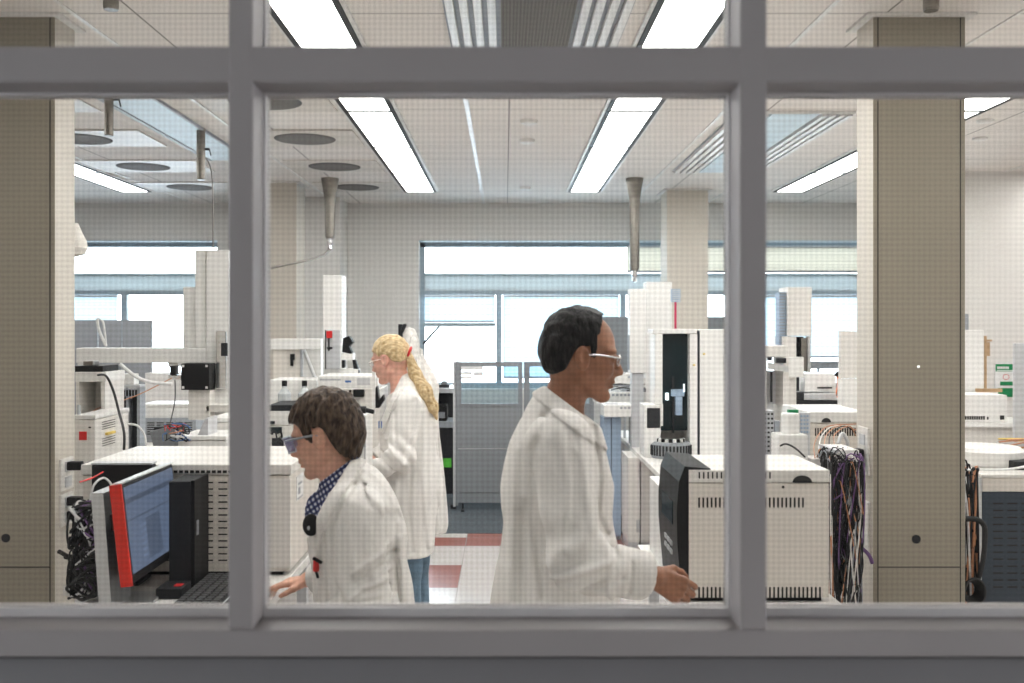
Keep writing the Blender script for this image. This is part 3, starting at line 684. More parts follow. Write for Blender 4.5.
# colour wire bundle
def bundle(px, py, Y, w, h, dep, n, mats, name, label, group=None, r=.003, seed=1):
    rnd = random.Random(seed); b = MB()
    for k in range(n):
        pts = []; x = rnd.uniform(0, w); 
        p0 = Vector((rnd.uniform(0, w), rnd.uniform(0, dep), rnd.uniform(0, h)))
        for j in range(rnd.randint(3, 6)):
            pts.append((X(px, Y) + p0.x, Y + p0.y, Z(py, Y) - p0.z)); p0 = Vector((min(max(p0.x + rnd.uniform(-.6, .6) * w, 0), w), min(max(p0.y + rnd.uniform(-.6, .6) * dep, 0), dep), min(max(p0.z + rnd.uniform(-.5, .5) * h, 0), h)))
        b.tube(spline(pts, 6), r * rnd.uniform(.7, 1.4), rnd.randrange(len(mats)), n=5)
    o = b.build(name, mats, None, kind='stuff', label=label, category='cables', group=group); return o
bundle(163, 425, 4.62, .11, .075, .05, 20, ['redplastic', 'bluecable', 'softblack', 'softblack', 'paper', 'midgrey', 'copper'], 'wire_bundle', 'small bundle of red, blue and copper wires on the beige instrument', seed=3, r=.0025)

# --- middle: along the woman's bench
Y = 6.1
t = T('autosampler_tower', 'tall narrow white tower with lit glass front showing red parts', 'lab instrument', (X(332, Y), Y + .1, BZ))
MB().box(X(322, Y), X(341, Y), Y + .03, Y + .2, BZ, Z(275, Y), 0, .005).build('housing', 'white', t)
MB().pbox(325, 330, 340, 369, Y + .005, .024, 0, .003).build('glass_front', 'lightgrey', t)
MB().pbox(326.5, 331, 332, 338, Y - .006, .01).build('red_carriage', 'redplastic', t)
MB().pbox(328, 338, 329.5, 351, Y - .004, .008).pbox(327, 347, 332, 349, Y - .006, .01).build('needle', 'softblack', t)
MB().pbox(325, 330, 326, 369, Y, .006).build('edge_strip', 'softblack', t)
t = T('compact_microscope', 'black and white upright microscope between the tower and the blonde woman', 'microscope', (X(349, 5.9), 5.95, BZ)); Y = 5.9
MB().prism([(X(a, Y), Z(c, Y)) for a, c in ((343, 338), (349, 336), (353, 342), (349, 346), (352, 354), (342, 352))], 'y', Y, Y + .07).build('eyepiece_head', 'black', t)
MB().pbox(341, 353, 353, 360, Y, .09, 0, .004).build('body_tube', 'white', t)
MB().pbox(341.5, 360, 344.5, 368, Y + .01, .05, 0, .003).build('objective', 'black', t)
MB().prism([(X(a, Y), Z(c, Y)) for a, c in ((352, 360), (355, 360), (359, 373), (354, 374))], 'y', Y + .01, Y + .06).build('arm', 'black', t)
MB().box(X(341, Y), X(358, Y), Y, Y + .1, BZ, Z(369, Y), 0, .004).build('base', 'white', t)
module('wide_hood', 268, 339, 321, 349, 6.5, .25, 'white', 'white horizontal hood beam behind the seated man', zb=Z(349.5, 6.5), lid=False)
module('back_panel_cabinet', 273, 349, 300, 384, 6.52, .12, 'beige', 'beige cabinet back with small black valve behind the seated man', zb=BZ, lid=False, extra=lambda t, x0, x1, Y, z0, z1: MB().pbox(290, 354, 294, 360, Y - .03, .03).tube([P(291.8, 360, Y - .015), P(291.8, 366, Y - .015)], .01).build('valve', 'black', t))
module('acrylic_shelf_unit', 303, 349, 321, 380, 6.53, .12, 'white', 'white open unit with slanted glass plate behind the seated man', zb=BZ, lid=False, extra=lambda t, x0, x1, Y, z0, z1: MB().tube([P(304, 350, Y - .03), P(315, 378, Y - .03)], .012).build('slanted_bar', 'alu', t))
def row_detail(t, x0, x1, Y, z0, z1):
    b = MB(); b.pbox(345, 380.5, 351, 382.5, Y - .004, .004); b.build('blue_logo_plate', 'bluecable', t)
    b = MB(); b.pbox(357, 378, 370, 385, Y - .005, .005); b.build('display', 'lightgrey', t)
    b = MB()
    for k in range(14): b.pbox(320 + k * 1.5, 379, 321 + k * 1.5, 380.5, Y - .003, .003)
    b.build('button_row', 'midgrey', t)
module('pump_module', 318, 376, 378, 388, 5.55, .35, 'white', 'long low white pump module with small display in front of the woman', zb=Z(388.5, 5.55), extra=row_detail, lid=False)
module('solvent_manager', 318, 389, 380, 405, 5.52, .38, 'offwhite', 'white module under the pump module with black clamps', zb=BZ + (.0), lid=False, extra=lambda t, x0, x1, Y, z0, z1: (MB().pbox(349, 390, 351, 397, Y - .02, .02).pbox(353, 389.5, 364, 397, Y - .03, .03, 0, .006).build('black_clamp', 'black', t), MB().pbox(340, 397, 350, 404, Y - .004, .004).build('vent_grille', 'midgrey', t)))
module('column_oven', 268, 380, 316, 392, 5.75, .3, 'white', 'low white oven module left of the pump module', zb=BZ, lid=False)
for k, px in enumerate((284.5, 304.5)):
    Y = 5.45; tt = T('reagent_bottle', ('clear reagent bottle with black cap, nearest the mullion', 'clear reagent bottle with black cap, above the seated man')[k], 'bottle', (X(px, Y), Y, BZ), 'reagent bottles')
    MB().lathe((X(px, Y), Y, BZ), [(.035, 0), (.036, Z(388, Y) - BZ - .03), (.014, Z(388, Y) - BZ), (.014, Z(386, Y) - BZ)], n=16).build('flask', 'bottle', tt)
    MB().lathe((X(px, Y), Y, Z(386, Y)), [(.015, 0), (.015, .03)], n=12).build('cap', 'black', tt)
module('black_top_tray', 268, 405, 292, 411, 5.0, .3, 'softblack', 'black tray on the bench edge next to the left mullion', zb=Z(411, 5.0), lid=False, cat='tray')
module('stacked_module', 268, 411, 334, 425, 5.0, .36, 'white', 'white upper module behind the seated man', zb=Z(425, 5.0), lid=False, extra=ex_display(270, 421, 275, 424))
module('stacked_module_black_window', 268, 425.5, 334, 480, 5.0, .36, 'offwhite', 'lower white module with dark window behind the seated man', zb=BZ, lid=False, extra=multi(ex_display(268, 427, 282, 433), ex_display(272, 438, 284, 447, 'softblack')))
module('white_cabinet', 346, 415, 366, 500, 4.40, .22, 'white', 'white cabinet just to the right of the seated man\'s head', zb=0.0, lid=False, extra=lambda t, x0, x1, Y, z0, z1: MB().pbox(346, 446, 366, 447, Y - .002, .002).pbox(364.5, 417, 365.3, 470, Y - .002, .002).build('door_seam', 'midgrey', t))
MB().tube([P(346, 410.5, 4.5), P(366, 410.5, 4.5)], .020, n=12).tube([P(366, 410, 4.5), P(374, 412, 4.5)], .010).build('black_column_tube', 'black', None, label='thick black tube lying on the white cabinet by the seated man\'s head', category='tube')
MB().pbox(372, 372, 375, 414, 5.28, .05).build('support_post', 'white', None, label='thin white post in front of the blonde woman\'s face', category='post')
MB().prism([(X(a, 5.3), Z(c, 5.3)) for a, c in ((375, 388), (377, 386), (379, 400), (383, 395), (384, 400), (379, 408), (375, 408))], 'y', 5.3, 5.36).build('black_hook_tool', 'black', None, label='black hook-shaped tool in front of the woman\'s chest', category='tool')
bundle(270, 432, 4.9, .05, .08, .06, 10, ['softblack', 'black'], 'wire_bundle', 'black wires in front of the seated man\'s face', seed=9, r=.004)

# --- monitor and desk things, left pane
t = T('computer_monitor', 'computer monitor with bright red edge showing a blue-grey screen', 'monitor', (-1.22, 3.33, .7505))
Rm = Matrix.Rotation(math.radians(-6.5), 3, 'Y')
b = MB(); ctr = (-1.18, 3.34, 1.0)
b.box(-1.202, -1.173, 3.10, 3.58, .845, 1.158, 0, .006, rot=(ctr, Rm)); b.build('back_shell', 'black', t)
MB().box(-1.1728, -1.171, 3.115, 3.565, .875, 1.146, rot=(ctr, Rm)).build('screen', 'screen', t)
MB().box(-1.206, -1.170, 3.090, 3.0995, .843, 1.16, rot=(ctr, Rm)).build('red_edge', 'red', t)
MB().box(-1.202, -1.170, 3.10, 3.58, 1.1585, 1.163, rot=(ctr, Rm)).build('top_edge', 'alu', t)
b = MB(); b.prism([(-1.30, 1.125), (-1.262, 1.125), (-1.235, .76), (-1.275, .76)], 'y', 3.14, 3.30); b.build('stand_neck', 'alu', t)
MB().box(-1.34, -1.14, 3.10, 3.36, .7505, .760, 0, .003).build('stand_base', 'alu', t)
MB().box(-1.262, -1.202, 3.18, 3.28, 1.0, 1.05).build('hinge', 'softblack', t)
t = T('computer_monitor', 'black monitor with its plain back half hidden behind the red-edged one', 'monitor', (-1.37, 3.54, .7505))
MB().box(-1.46, -1.245, 3.53, 3.57, .96, 1.160, 0, .004).build('back_shell', 'black', t)
MB().box(-1.46, -1.245, 3.525, 3.575, 1.161, 1.167).build('top_edge', 'lightgrey', t)
MB().box(-1.38, -1.33, 3.54, 3.56, .76, .959).build('stand_neck', 'softblack', t)
MB().box(-1.44, -1.27, 3.46, 3.59, .7505, .759).build('stand_base', 'softblack', t)
t = T('desktop_computer', 'black tower computer standing right behind the red-edged monitor', 'computer', (-1.11, 3.5, .7505))
MB().box(-1.150, -1.0755, 3.42, 3.585, .7525, 1.118, 0, .004).build('case', 'softblack', t)
MB().box(-1.075, -1.062, 3.42, 3.585, .7525, 1.122, 0, .003).build('front_bezel', 'black', t)
MB().box(-1.0615, -1.059, 3.44, 3.46, .93, .98).build('drive_slot', 'midgrey', t)
t = T('card_reader', 'small dark box with a red sticker beside the keyboard', 'device', (X(166, 3.3), 3.33, .7505))
MB().box(-1.150, -1.066, 3.29, 3.40, .7505, .785, 0, .003).build('case', 'softblack', t)
MB().box(-1.10, -1.075, 3.32, 3.35, .7852, .788).build('red_sticker', 'redplastic', t)
t = T('keyboard', 'black computer keyboard lying at the front of the left bench', 'keyboard', (-.96, 3.33, .7505))
MB().box(-1.055, -.875, 3.125, 3.56, .7505, .768, 0, .003).build('base', 'softblack', t)
for i in range(5):
    for j in range(15):
        x = -1.048 + i * .0285; y = 3.135 + j * .0278
        MB().box(x, x + .024, y, y + .023, .7682, .775, 0, .002).build('key', 'keys', t)
MB().box(-.898, -.893, 3.13, 3.555, .7682, .770).build('palm_strip', 'lightgrey', t)
# paper / pad edge
MB().box(-1.33, -1.19, 3.055, 3.095, .7505, .7525).build('paper_sheet', 'paper', None, label='white sheet of paper under the foot of the red-edged monitor', category='paper')
# outlets on the left column
def outlet(x, y0_, y1_, zc, hh, sgn, label, grp):
    t = T('power_outlet', label, 'outlet', (x, (y0_ + y1_) / 2, zc - hh / 2), grp)
    MB().box(x, x + sgn * .012, y0_, y1_, zc - hh / 2, zc + hh / 2, 0, .003).build('plate', 'offwhite', t)
    b = MB()
    for k in (-1, 1):
        b.box(x + sgn * .0121, x + sgn * .016, y0_ + .03, y1_ - .03, zc + k * hh * .24 - .022, zc + k * hh * .24 + .022)
    b.build('socket', 'lightgrey', t); return t
xc = X(55, 4.17) 
g = 'double outlets on the column sides'
outlet(xc, 4.205, 4.325, 1.02, .135, 1, 'upper beige double outlet on the side of the left column', g)
outlet(xc, 4.205, 4.325, .87, .135, 1, 'lower beige double outlet on the side of the left column', g)
xr = X(873, 4.17)
outlet(xr, 4.20, 4.32, 1.12, .20, -1, 'upper beige outlet on the side of the right column', g)
outlet(xr, 4.20, 4.32, .80, .22, -1, 'lower beige outlet on the side of the right column', g)
for k, (z, lab) in enumerate(((1.055, 'topmost black plug in the left column outlets'), (.905, 'middle black plug in the left column outlets'), (.845, 'lowest black plug in the left column outlets'))):
    t = T('power_plug', lab, 'plug', (xc + .05, 4.26, z), 'black plugs and leads at the left column')
    MB().box(xc + .017, xc + .075, 4.24, 4.28, z - .018, z + .018, 0, .005).build('plug_body', 'black', t)
    pts = [(xc + .075, 4.26, z), (xc + .16, 4.2, z + .015 - .01 * k), (xc + .26, 4.0, z - .05), (xc + .32, 3.75, z - .17 + .04 * k), (-1.56, 3.6 - .05 * k, .80 + .03 * k)]
    MB().tube(spline(pts, 8), .008, n=8).build('lead', 'rubber', t)
bundle(70, 508, 3.38, .155, .30, .20, 270, ['rubber', 'black', 'rubber', 'rubber', 'softblack', 'rubber', 'paper', 'purple'], 'cable_tangle', 'dense tangle of black cables between the left column and the monitor', seed=5, r=.0036)
b = MB()
for k in range(9):
    rr = .03 + .006 * (k % 4); cx = X(84 + (k * 7) % 26, 3.3) ; cz = .785 + .012 * k
    b.tube([(cx + rr * math.cos(a) * 1.4, 3.27 + .02 * math.sin(a * 2) + .01 * k, cz + rr * math.sin(a)) for a in np.linspace(0, 6.28, 20)], .0045, 0, n=5)
b.build('cable_coil', 'rubber', None, kind='stuff', label='loops of black cable lying at the foot of the tangle in the left pane', category='cables')
cable('white_lead', [P(90, 500, 3.36), P(94, 485, 3.36), P(104, 478, 3.40), P(112, 488, 3.40), P(103, 505, 3.4)], .004, 'paper', 'white lead looping above the black cable tangle')
cable('red_lead', [P(80, 482, 3.3), P(92, 478, 3.38), P(103, 472, 3.5)], .003, 'redplastic', 'thin red lead above the black cable tangle')
t = T('gas_filter_tube', 'clear upright filter tube with red band beside the left column', 'filter tube', (X(79, 4.68), 4.68, BZ)); Y = 4.68
MB().lathe((X(79, Y), Y, BZ), [(.014, 0), (.015, .01), (.015, Z(442, Y) - BZ), (.008, Z(436, Y) - BZ), (.008, Z(405, Y) - BZ)], n=14).build('glass_tube', 'bottle', t)
MB().lathe((X(79, Y), Y, Z(441, Y)), [(.0165, 0), (.0165, .03)], n=14).build('red_band', 'redplastic', t)
MB().lathe((X(79, Y), Y, Z(458, Y)), [(.0165, 0), (.0165, .035)], n=14).build('blue_band', 'bluecable', t)
# loose cables in the left pane
cable('black_lead', [P(98, 375, 4.98), P(106, 376, 4.9), P(113, 390, 4.85), P(119, 412, 4.8), P(124, 432, 4.6), P(124, 450, 4.58)], .006, 'rubber', 'thick black lead curving down over the cream instrument')
cable('white_hose', [P(97, 318, 5.4), P(99, 330, 5.4), P(106, 346, 5.4)], .008, 'paper', 'white hose rising in front of the grey panels at left')
cable('white_hose', [P(120, 364, 5.3), P(135, 376, 5.3), P(150, 382, 5.3), P(172, 384, 5.3)], .010, 'paper', 'white hose sagging below the robot rail')
cable('white_hose', [P(98, 318, 5.4), P(103, 322, 5.4), P(105, 335, 5.42), P(106, 346, 5.45)], .006, 'paper', 'thin white hose loop above the robot rail')
cable('copper_wire', [P(82, 425, 4.9), P(95, 410, 5.0), P(115, 403, 5.2), P(140, 394, 5.3), P(172, 378, 5.36)], .003, 'copper', 'thin copper-coloured wire rising from the cream instrument to the valve')
cable('grey_wire', [P(175, 380, 5.35), P(175, 400, 5.3), P(171, 420, 4.9), P(170, 428, 4.7)], .003, 'softblack', 'thin grey wire dropping from the valve to the coloured wires')
cable('white_lead', [P(128, 424, 4.58), P(138, 426, 4.56), P(145, 436, 4.56), P(146, 450, 4.56)], .005, 'paper', 'white lead curving behind the beige instrument lid')

# white cloth cover hanging at the left column
MB().lathe((X(73, 4.45), 4.45, Z(257, 4.45)), [(.01, 0), (.05, .012), (.062, .04), (.058, .07), (.038, .11), (.022, .15)], n=24).build('cloth_bag', 'cloth', None, label='small rounded white cloth bag hanging on the left column', category='bag')

# grey partition panels by the far left window
for k, (a, c, lab) in enumerate(((20, 97, 'blue-grey screen panel in front of the far left window, left one'), (98.5, 121, 'narrow blue-grey screen panel in front of the far left window'), (122.5, 151, 'blue-grey screen panel nearest the robot column'))):
    t = T('screen_panel', lab, 'partition', (X((a + c) / 2, 9.2), 9.2, .005), 'blue-grey screens by the far left window')
    MB().box(X(a, 9.2), X(c, 9.2), 9.2, 9.24, .03, Z(320, 9.2), 0, .004).build('panel', 'midgrey' if k else 'midgrey', t)
    MB().box(X(a, 9.2) + .02, X(a, 9.2) + .06, 9.15, 9.29, .0045, .03).build('foot', 'lightgrey', t)

# ------------------------------------------------------------------ centre: partitions, desk, hanging coat
def partition(x0, x1, Y, zt, label):
    t = T('office_partition', label, 'partition', ((x0 + x1) / 2, Y, .005), 'grey partitions with glass tops')
    fw = .022; z = [.07, Z(493, Y), Z(449, Y), Z(405, Y), zt]
    f = MB(); f.box(x0, x0 + fw, Y, Y + .06, .05, zt, 0, .003); f.box(x1 - fw, x1, Y, Y + .06, .05, zt, 0, .003); f.box(x0 + fw, x1 - fw, Y, Y + .06, zt - .04, zt); f.box(x0 + fw, x1 - fw, Y, Y + .06, z[3] - .012, z[3] + .012)
    f.box(x0 + fw, x0 + .05, Y, Y + .06, z[3] + .012, zt - .04)
    f.box(x1 - .04, x1 - fw, Y, Y + .06, z[3] + .012, zt - .04)
    f.build('frame', 'grey', t)
    for a, c in ((0, 1), (1, 2), (2, 3)):
        MB().box(x0 + fw, x1 - fw, Y + .006, Y + .054, z[a] + .004, z[c] - .004 - (.008 if c == 3 else 0), 0, .004).build('panel', 'grey', t)
    MB().box(x0 + .05, x1 - .04, Y + .028, Y + .032, z[3] + .012, zt - .04).build('glass', 'tintglass', t)
    for x in (x0 + .05, x1 - .08):
        MB().box(x, x + .03, Y - .05, Y + .11, .0045, .02).box(x + .008, x + .022, Y + .02, Y + .04, .02, .069).build('foot', 'softblack', t)
    return t
partition(X(455.5, 8.9), X(522.5, 8.9), 8.9, Z(362, 8.9), 'grey partition with glass top and paper notes, left of the walking man')
t2 = partition(X(524, 8.9), X(594, 8.9), 8.9, Z(362, 8.9), 'grey partition with glass top half hidden behind the walking man')
n = MB(); Y = 8.893
for (a, c, d, e) in ((461, 366.5, 483, 370), (461, 371.5, 472, 375), (473, 371.5, 483, 376), (461, 376, 472, 379)): n.box(X(a, Y), X(d, Y), Y, Y + .003, Z(e, Y), Z(c, Y))
n.build('pinned_notes', 'paper', None, label='white paper notes stuck to the top corner of the left partition', category='paper')
# side return panel
t = T('side_partition', 'dark narrow return panel at the left edge of the grey partition', 'partition', (X(454.5, 8.98), 9.2, .005))
MB().box(X(455.5, 8.9) - .001 - .02, X(455.5, 8.9) - .002, 8.9, 9.6, .04, Z(362, 8.9)).build('panel', 'lightgrey', t)
MB().box(X(455.5, 8.9) - .05, X(455.5, 8.9) - .002, 9.0, 9.04, .0045, .039).build('foot', 'softblack', t)
# far desk unit
t = T('office_desk', 'dark grey shelving desk under the window, between the woman and the partition', 'desk', (X(438, 9.9), 10.0, .005)); Y = 9.75
MB().box(X(425, Y), X(456, Y) - .02, Y, Y + .6, Z(393, Y), Z(388.5, Y), 0, .003).build('desk_top', 'lightgrey', t)
MB().box(X(425, Y), X(456, Y) - .02, Y + .02, Y + .5, Z(428, Y), Z(422, Y)).build('shelf', 'midgrey', t)
MB().box(X(425, Y), X(456, Y) - .02, Y + .05, Y + .08, .005, Z(428, Y)).build('front_panel', 'softblack', t)
MB().box(X(425, Y), X(456, Y) - .02, Y + .5, Y + .55, Z(422, Y), Z(393, Y)).build('back_panel', 'softblack', t)
MB().box(X(443, Y), X(451, Y), Y + .047, Y + .05, Z(468, Y), Z(459, Y)).build('green_sticker', 'brightgreen', t)
t = T('desk_scanner', 'small dark device standing on the far desk', 'device', (X(446, 9.85), 9.9, Z(388.5, 9.75))); 
zz = Z(388.5, 9.75) + .0005
MB().box(X(436, 9.85), X(449, 9.85), 9.85, 10.0, zz, zz + .03, 0, .004).build('base', 'softblack', t)
MB().box(X(441, 9.85), X(447, 9.85), 9.88, 9.95, zz + .03, zz + .065, 0, .004).build('head', 'grey', t)
t = T('desk_box', 'black rounded box on the lower shelf of the far desk', 'box', (X(440, 9.8), 9.9, Z(422, 9.75)))
MB().box(X(434, 9.8), X(447, 9.8), 9.8, 10.0, Z(422, 9.75) + .001, Z(405, 9.8), 0, .02).build('case', 'black', t)
MB().box(X(436, 9.8), X(445, 9.8), 9.795, 9.80, Z(418, 9.8), Z(412, 9.8)).build('slot', 'grey', t)
# big dark display behind
t = T('dark_display_board', 'large dark grey board in front of the window, behind the walking man\'s face', 'board', (1.5, 10.2, .005))
MB().box(.93, 2.25, 10.2, 10.25, 1.12, 1.735 + .01, 0, .004).build('panel', 'grey', t)
for x in (1.0, 2.15): MB().box(x, x + .04, 10.21, 10.24, .0045, 1.12).build('leg', 'grey', t)

# ------------------------------------------------------------------ right: robot on the far bench
RZ = .7305
Y = 7.0
t = T('liquid_handling_robot', 'tall white robot with dark glass window and round vial carousel', 'lab robot', (X(680, Y), Y + .2, RZ))
MB().box(X(655, Y), X(697, Y), Y + .25, Y + .45, RZ, Z(333, Y), 0, .005).build('back_housing', 'offwhite', t)
MB().box(X(655, Y), X(662.5, Y), Y, Y + .25, Z(404.5, Y), Z(334, Y), 0, .003).box(X(661, Y), X(663, Y), Y, Y + .2, Z(426, Y), Z(404, Y)).box(X(653, Y), X(697, Y), Y, Y + .249, Z(333.5, Y), Z(329, Y), 0, .003).build('window_frame', 'white', t)
MB().box(X(690, Y), X(697.5, Y), Y, Y + .249, RZ, Z(334, Y), 0, .003).build('right_post', 'white', t)
MB().box(X(663, Y), X(690, Y), Y + .1, Y + .11, Z(432, Y), Z(334, Y)).build('smoked_window', 'darkwindow', t)
MB().box(X(673, Y), X(686, Y), Y + .06, Y + .1, Z(397, Y), Z(390, Y), 0, .004).box(X(677, Y), X(684, Y), Y + .06, Y + .1, Z(416, Y), Z(397.3, Y), 0, .004).build('gripper_head', 'blue', t)
MB().box(X(674, Y), X(676, Y), Y + .07, Y + .09, Z(434, Y), Z(377, Y)).build('spindle', 'softblack', t)
MB().tube([P(667, 393, Y + .06), P(667, 400, Y + .06)], .012, n=10).tube([P(684, 384, Y + .06), P(684, 392, Y + .06)], .006, n=8).build('work_light', 'led', t)
MB().box(X(644, Y), X(660.8, Y), Y, Y + .24, RZ + .0, Z(405, Y), 0, .004).build('left_housing', 'white', t)
MB().box(X(647, Y), X(660, Y), Y - .004, Y - .0005, Z(428, Y), Z(408, Y)).build('dark_opening', 'softblack', t)
c = (X(671, Y), Y + .02, RZ)
b = MB(); b.lathe(c, [(.135, 0), (.14, .01), (.14, .095), (.12, .11)], n=36)
for k in range(36):
    a = 2 * math.pi * k / 36; b.box(c[0] + .141 * math.cos(a) - .006, c[0] + .141 * math.cos(a) + .006, c[1] + .141 * math.sin(a) - .004, c[1] + .141 * math.sin(a) + .004, RZ + .02, RZ + .09, 1)
b.build('vial_carousel', ['grey', 'softblack'], t)
for k in range(10):
    a = math.pi + math.pi * (k + .5) / 10
    MB().lathe((c[0] + .09 * math.cos(a), c[1] + .09 * math.sin(a), RZ + .111), [(.012, 0), (.012, .02), (.007, .024)], n=8).build('vial', 'white' if k % 2 else 'black', t)
b = MB(); b.lathe((X(694, Y), Y - .004, Z(365, Y)), [(.006, -.006), (.010, 0), (.006, .006)], n=8); b.build('yellow_dot', 'yellow', t)
t = T('tall_white_cabinet', 'tall plain white cabinet with yellow dot just right of the glass-fronted robot', 'cabinet', (X(720, Y), Y + .2, RZ))
MB().box(X(700, Y), X(742, Y), Y, Y + .45, RZ, Z(329.5, Y), 0, .005).build('housing', 'white', t)
MB().lathe((X(704, Y), Y - .004, Z(354, Y)), [(.006, -.006), (.010, 0), (.006, .006)], n=8).build('yellow_dot', 'yellow', t)
MB().box(X(699, Y), X(700, Y) - .001, Y + .01, Y + .44, RZ, Z(331, Y)).build('edge_gap', 'darkblue', t)
Y = 7.55
t = T('white_tower', 'narrow white tower left of the two behind the walking man\'s face', 'lab instrument', (X(638, Y), Y + .1, RZ), 'pair of white towers behind the robot')
MB().box(X(630, Y), X(646, Y), Y, Y + .14, Z(373, Y), Z(289, Y), 0, .004).build('housing', 'white', t)
MB().box(X(632, Y), X(644, Y), Y + .02, Y + .12, RZ, Z(373.5, Y), 0, .004).build('pedestal', 'lightgrey', t)
MB().box(X(630, Y) - .006, X(630, Y) - .001, Y + .02, Y + .12, Z(370, Y), Z(335, Y)).build('side_strip', 'grey', t)
Y = 7.75
t = T('white_tower', 'wider and taller white tower just left of the red vertical strip', 'lab instrument', (X(659, Y), Y + .1, RZ), 'pair of white towers behind the robot')
MB().box(X(646, Y), X(672, Y), Y, Y + .16, Z(379, Y), Z(282, Y), 0, .004).build('housing', 'white', t)
MB().box(X(648, Y), X(670, Y), Y + .02, Y + .14, RZ, Z(379.5, Y), 0, .004).build('pedestal', 'white', t)
MB().box(X(646, Y), X(648, Y), Y - .006, Y - .001, Z(378, Y), Z(334, Y)).build('side_strip', 'grey', t)
t = T('red_status_strip', 'thin crimson upright strip with small grey-blue louvred head', 'status pole', (X(675.5, 7.6), 7.62, Z(318, 7.6)))
Y = 7.35; 
MB().box(X(675, Y), X(677, Y), Y + .02, Y + .03, Z(331, Y), Z(302, Y)).box(X(675, Y), X(677, Y), Y + .02, Y + .03, RZ, Z(331, Y)).build('strip', 'crimson', t)
b = MB(); b.box(X(671.5, Y), X(680.5, Y), Y, Y + .04, Z(302, Y), Z(289, Y))
for k in range(6): b.box(X(672, Y), X(680, Y), Y - .002, Y, Z(290.5 + 2 * k, Y) - .003, Z(290.5 + 2 * k, Y) + .003, 1)
b.build('louvred_head', ['blue', 'lightgrey'], t)

# stepped white trays over the aisle
spec = [(596, 392, 646, 404, 7.95, .3, 'white', 'low white tray furthest over the aisle behind the walking man\'s chin'),
        (604, 405, 648, 417, 7.6, .28, 'white', 'lower white tray in front of the topmost tray by the aisle'),
        (612, 374, 655, 388, 8.35, .3, 'offwhite', 'white module at the back of the tray group near the dark board'),
        (622, 388.5, 650, 391.5, 8.0, .25, 'midgrey', 'thin dark plate lying between the white trays')]
for a, c, d, e, Y, dep, m, lab in spec:
    t = T('sample_tray', lab, 'tray', (X((a + d) / 2, Y), Y + dep / 2, Z(e, Y)), 'stepped trays by the right aisle')
    MB().pbox(a, c, d, e, Y, dep, 0, .006).build('tray_body', m, t)
    MB().pbox(a + 2, c - 1.6, a + 14, c, Y + .05, .1, 0, .003).build('tray_cover', 'lightgrey', t)
    MB().box(X((a + d) / 2, Y) - .01 + .06, X((a + d) / 2, Y) + .07, Y + dep - .05, Y + dep - .03, RZ if a > 600 else RZ, Z(e, Y)).build('support_post', 'lightgrey', t)
    if m != 'midgrey':
        for k in range(6): MB().pbox(a + 16 + k * 4, c + 2, a + 18.5 + k * 4, c + 4, Y - .004, .0035).build('small_button', 'midgrey', t)
bundle(607, 384, 7.85, .35, .06, .05, 14, ['softblack', 'midgrey', 'steel'], 'wire_bundle', 'row of thin dark tubes along the white trays by the aisle', seed=21, r=.003)
t = T('blue_base_cabinet', 'blue-grey upright cabinet below the white trays next to the walking man', 'cabinet', (X(612, 7.7), 7.9, .0))
MB().box(X(603, 7.7), X(621, 7.7), 7.7, 8.0 - .06, .03, Z(417.5, 7.7), 0, .004).build('body', 'blue', t); MB().box(X(604, 7.7), X(620, 7.7), 7.72, 7.9, .0, .03).build('plinth', 'grey', t)
MB().box(X(611, 7.7), X(611.6, 7.7), 7.697, 7.70, .05, Z(418, 7.7)).build('door_seam', 'softblack', t)
Y = 7.3
for k, (a, c) in enumerate(((628, 640), (641, 653))):
    t = T('base_cabinet', ('pale narrow cabinet under the robot bench, the left one', 'pale narrow cabinet with handles under the robot bench, the right one')[k], 'cabinet', (X((a + c) / 2, Y), Y + .2, 0), 'cabinets under the robot bench')
    MB().box(X(a, Y) , X(c, Y), Y, Y + .4, .07, .69, 0, .004).build('body', 'offwhite', t)
    MB().box(X(a, Y) + .005, X(c, Y) - .005, Y + .02, Y + .38, 0, .069).build('plinth', 'lightgrey', t)
    for j in (0, 1): MB().box(X(c - 3 + 2 * j, Y) - .003, X(c - 3 + 2 * j, Y) + .003, Y - .008, Y - .001, Z(532, Y), Z(520, Y)).build('handle', 'midgrey', t)

# ------------------------------------------------------------------ right pane group
QZ = .8005
Y = 5.9
t = T('sampling_robot', 'white robot tower with grey ribbed side and brown open shaft, right pane', 'lab robot', (X(797, Y), Y + .1, RZ))
MB().box(X(788, Y), X(812, Y), Y, Y + .2, Z(336, Y), Z(287, Y), 0, .005).box(X(783, Y), X(797, Y), Y + .01, Y + .19, RZ, Z(336.5, Y), 0, .004).build('housing', 'offwhite', t)
b = MB(); b.box(X(781, Y), X(788, Y) - .001, Y + .03, Y + .12, Z(345, Y), Z(292, Y))
for k in range(18): b.box(X(781, Y) - .003, X(788, Y) - .002, Y + .026, Y + .03, Z(293.5 + k * 2.9, Y) - .003, Z(293.5 + k * 2.9, Y) + .003, 1)
b.build('ribbed_strip', ['blue', 'midgrey'], t)
MB().box(X(797.5, Y), X(806, Y), Y + .05, Y + .15, Z(357, Y), Z(337, Y)).build('open_shaft', 'softblack', t)
MB().box(X(802, Y), X(810, Y), Y + .02, Y + .06, Z(372, Y), Z(338, Y)).build('slide_plate', 'steel', t)
MB().box(X(808, Y), X(811, Y), Y, Y + .05, Z(372, Y), Z(336.5, Y)).build('slide_rail', 'alu', t)
MB().tube([P(797, 343, Y + .03), P(800, 352, Y + .03)], .012).build('black_lever', 'black', t)
MB().box(X(785, Y), X(803, Y), Y - .02, Y + .15, Z(377, Y), Z(357, Y), 0, .004).build('lower_block', 'white', t)
Y = 5.5
t = T('injector_unit', 'white injector with dark slots and silver wedge next to the right mullion', 'lab instrument', (X(776, Y), Y + .1, RZ))
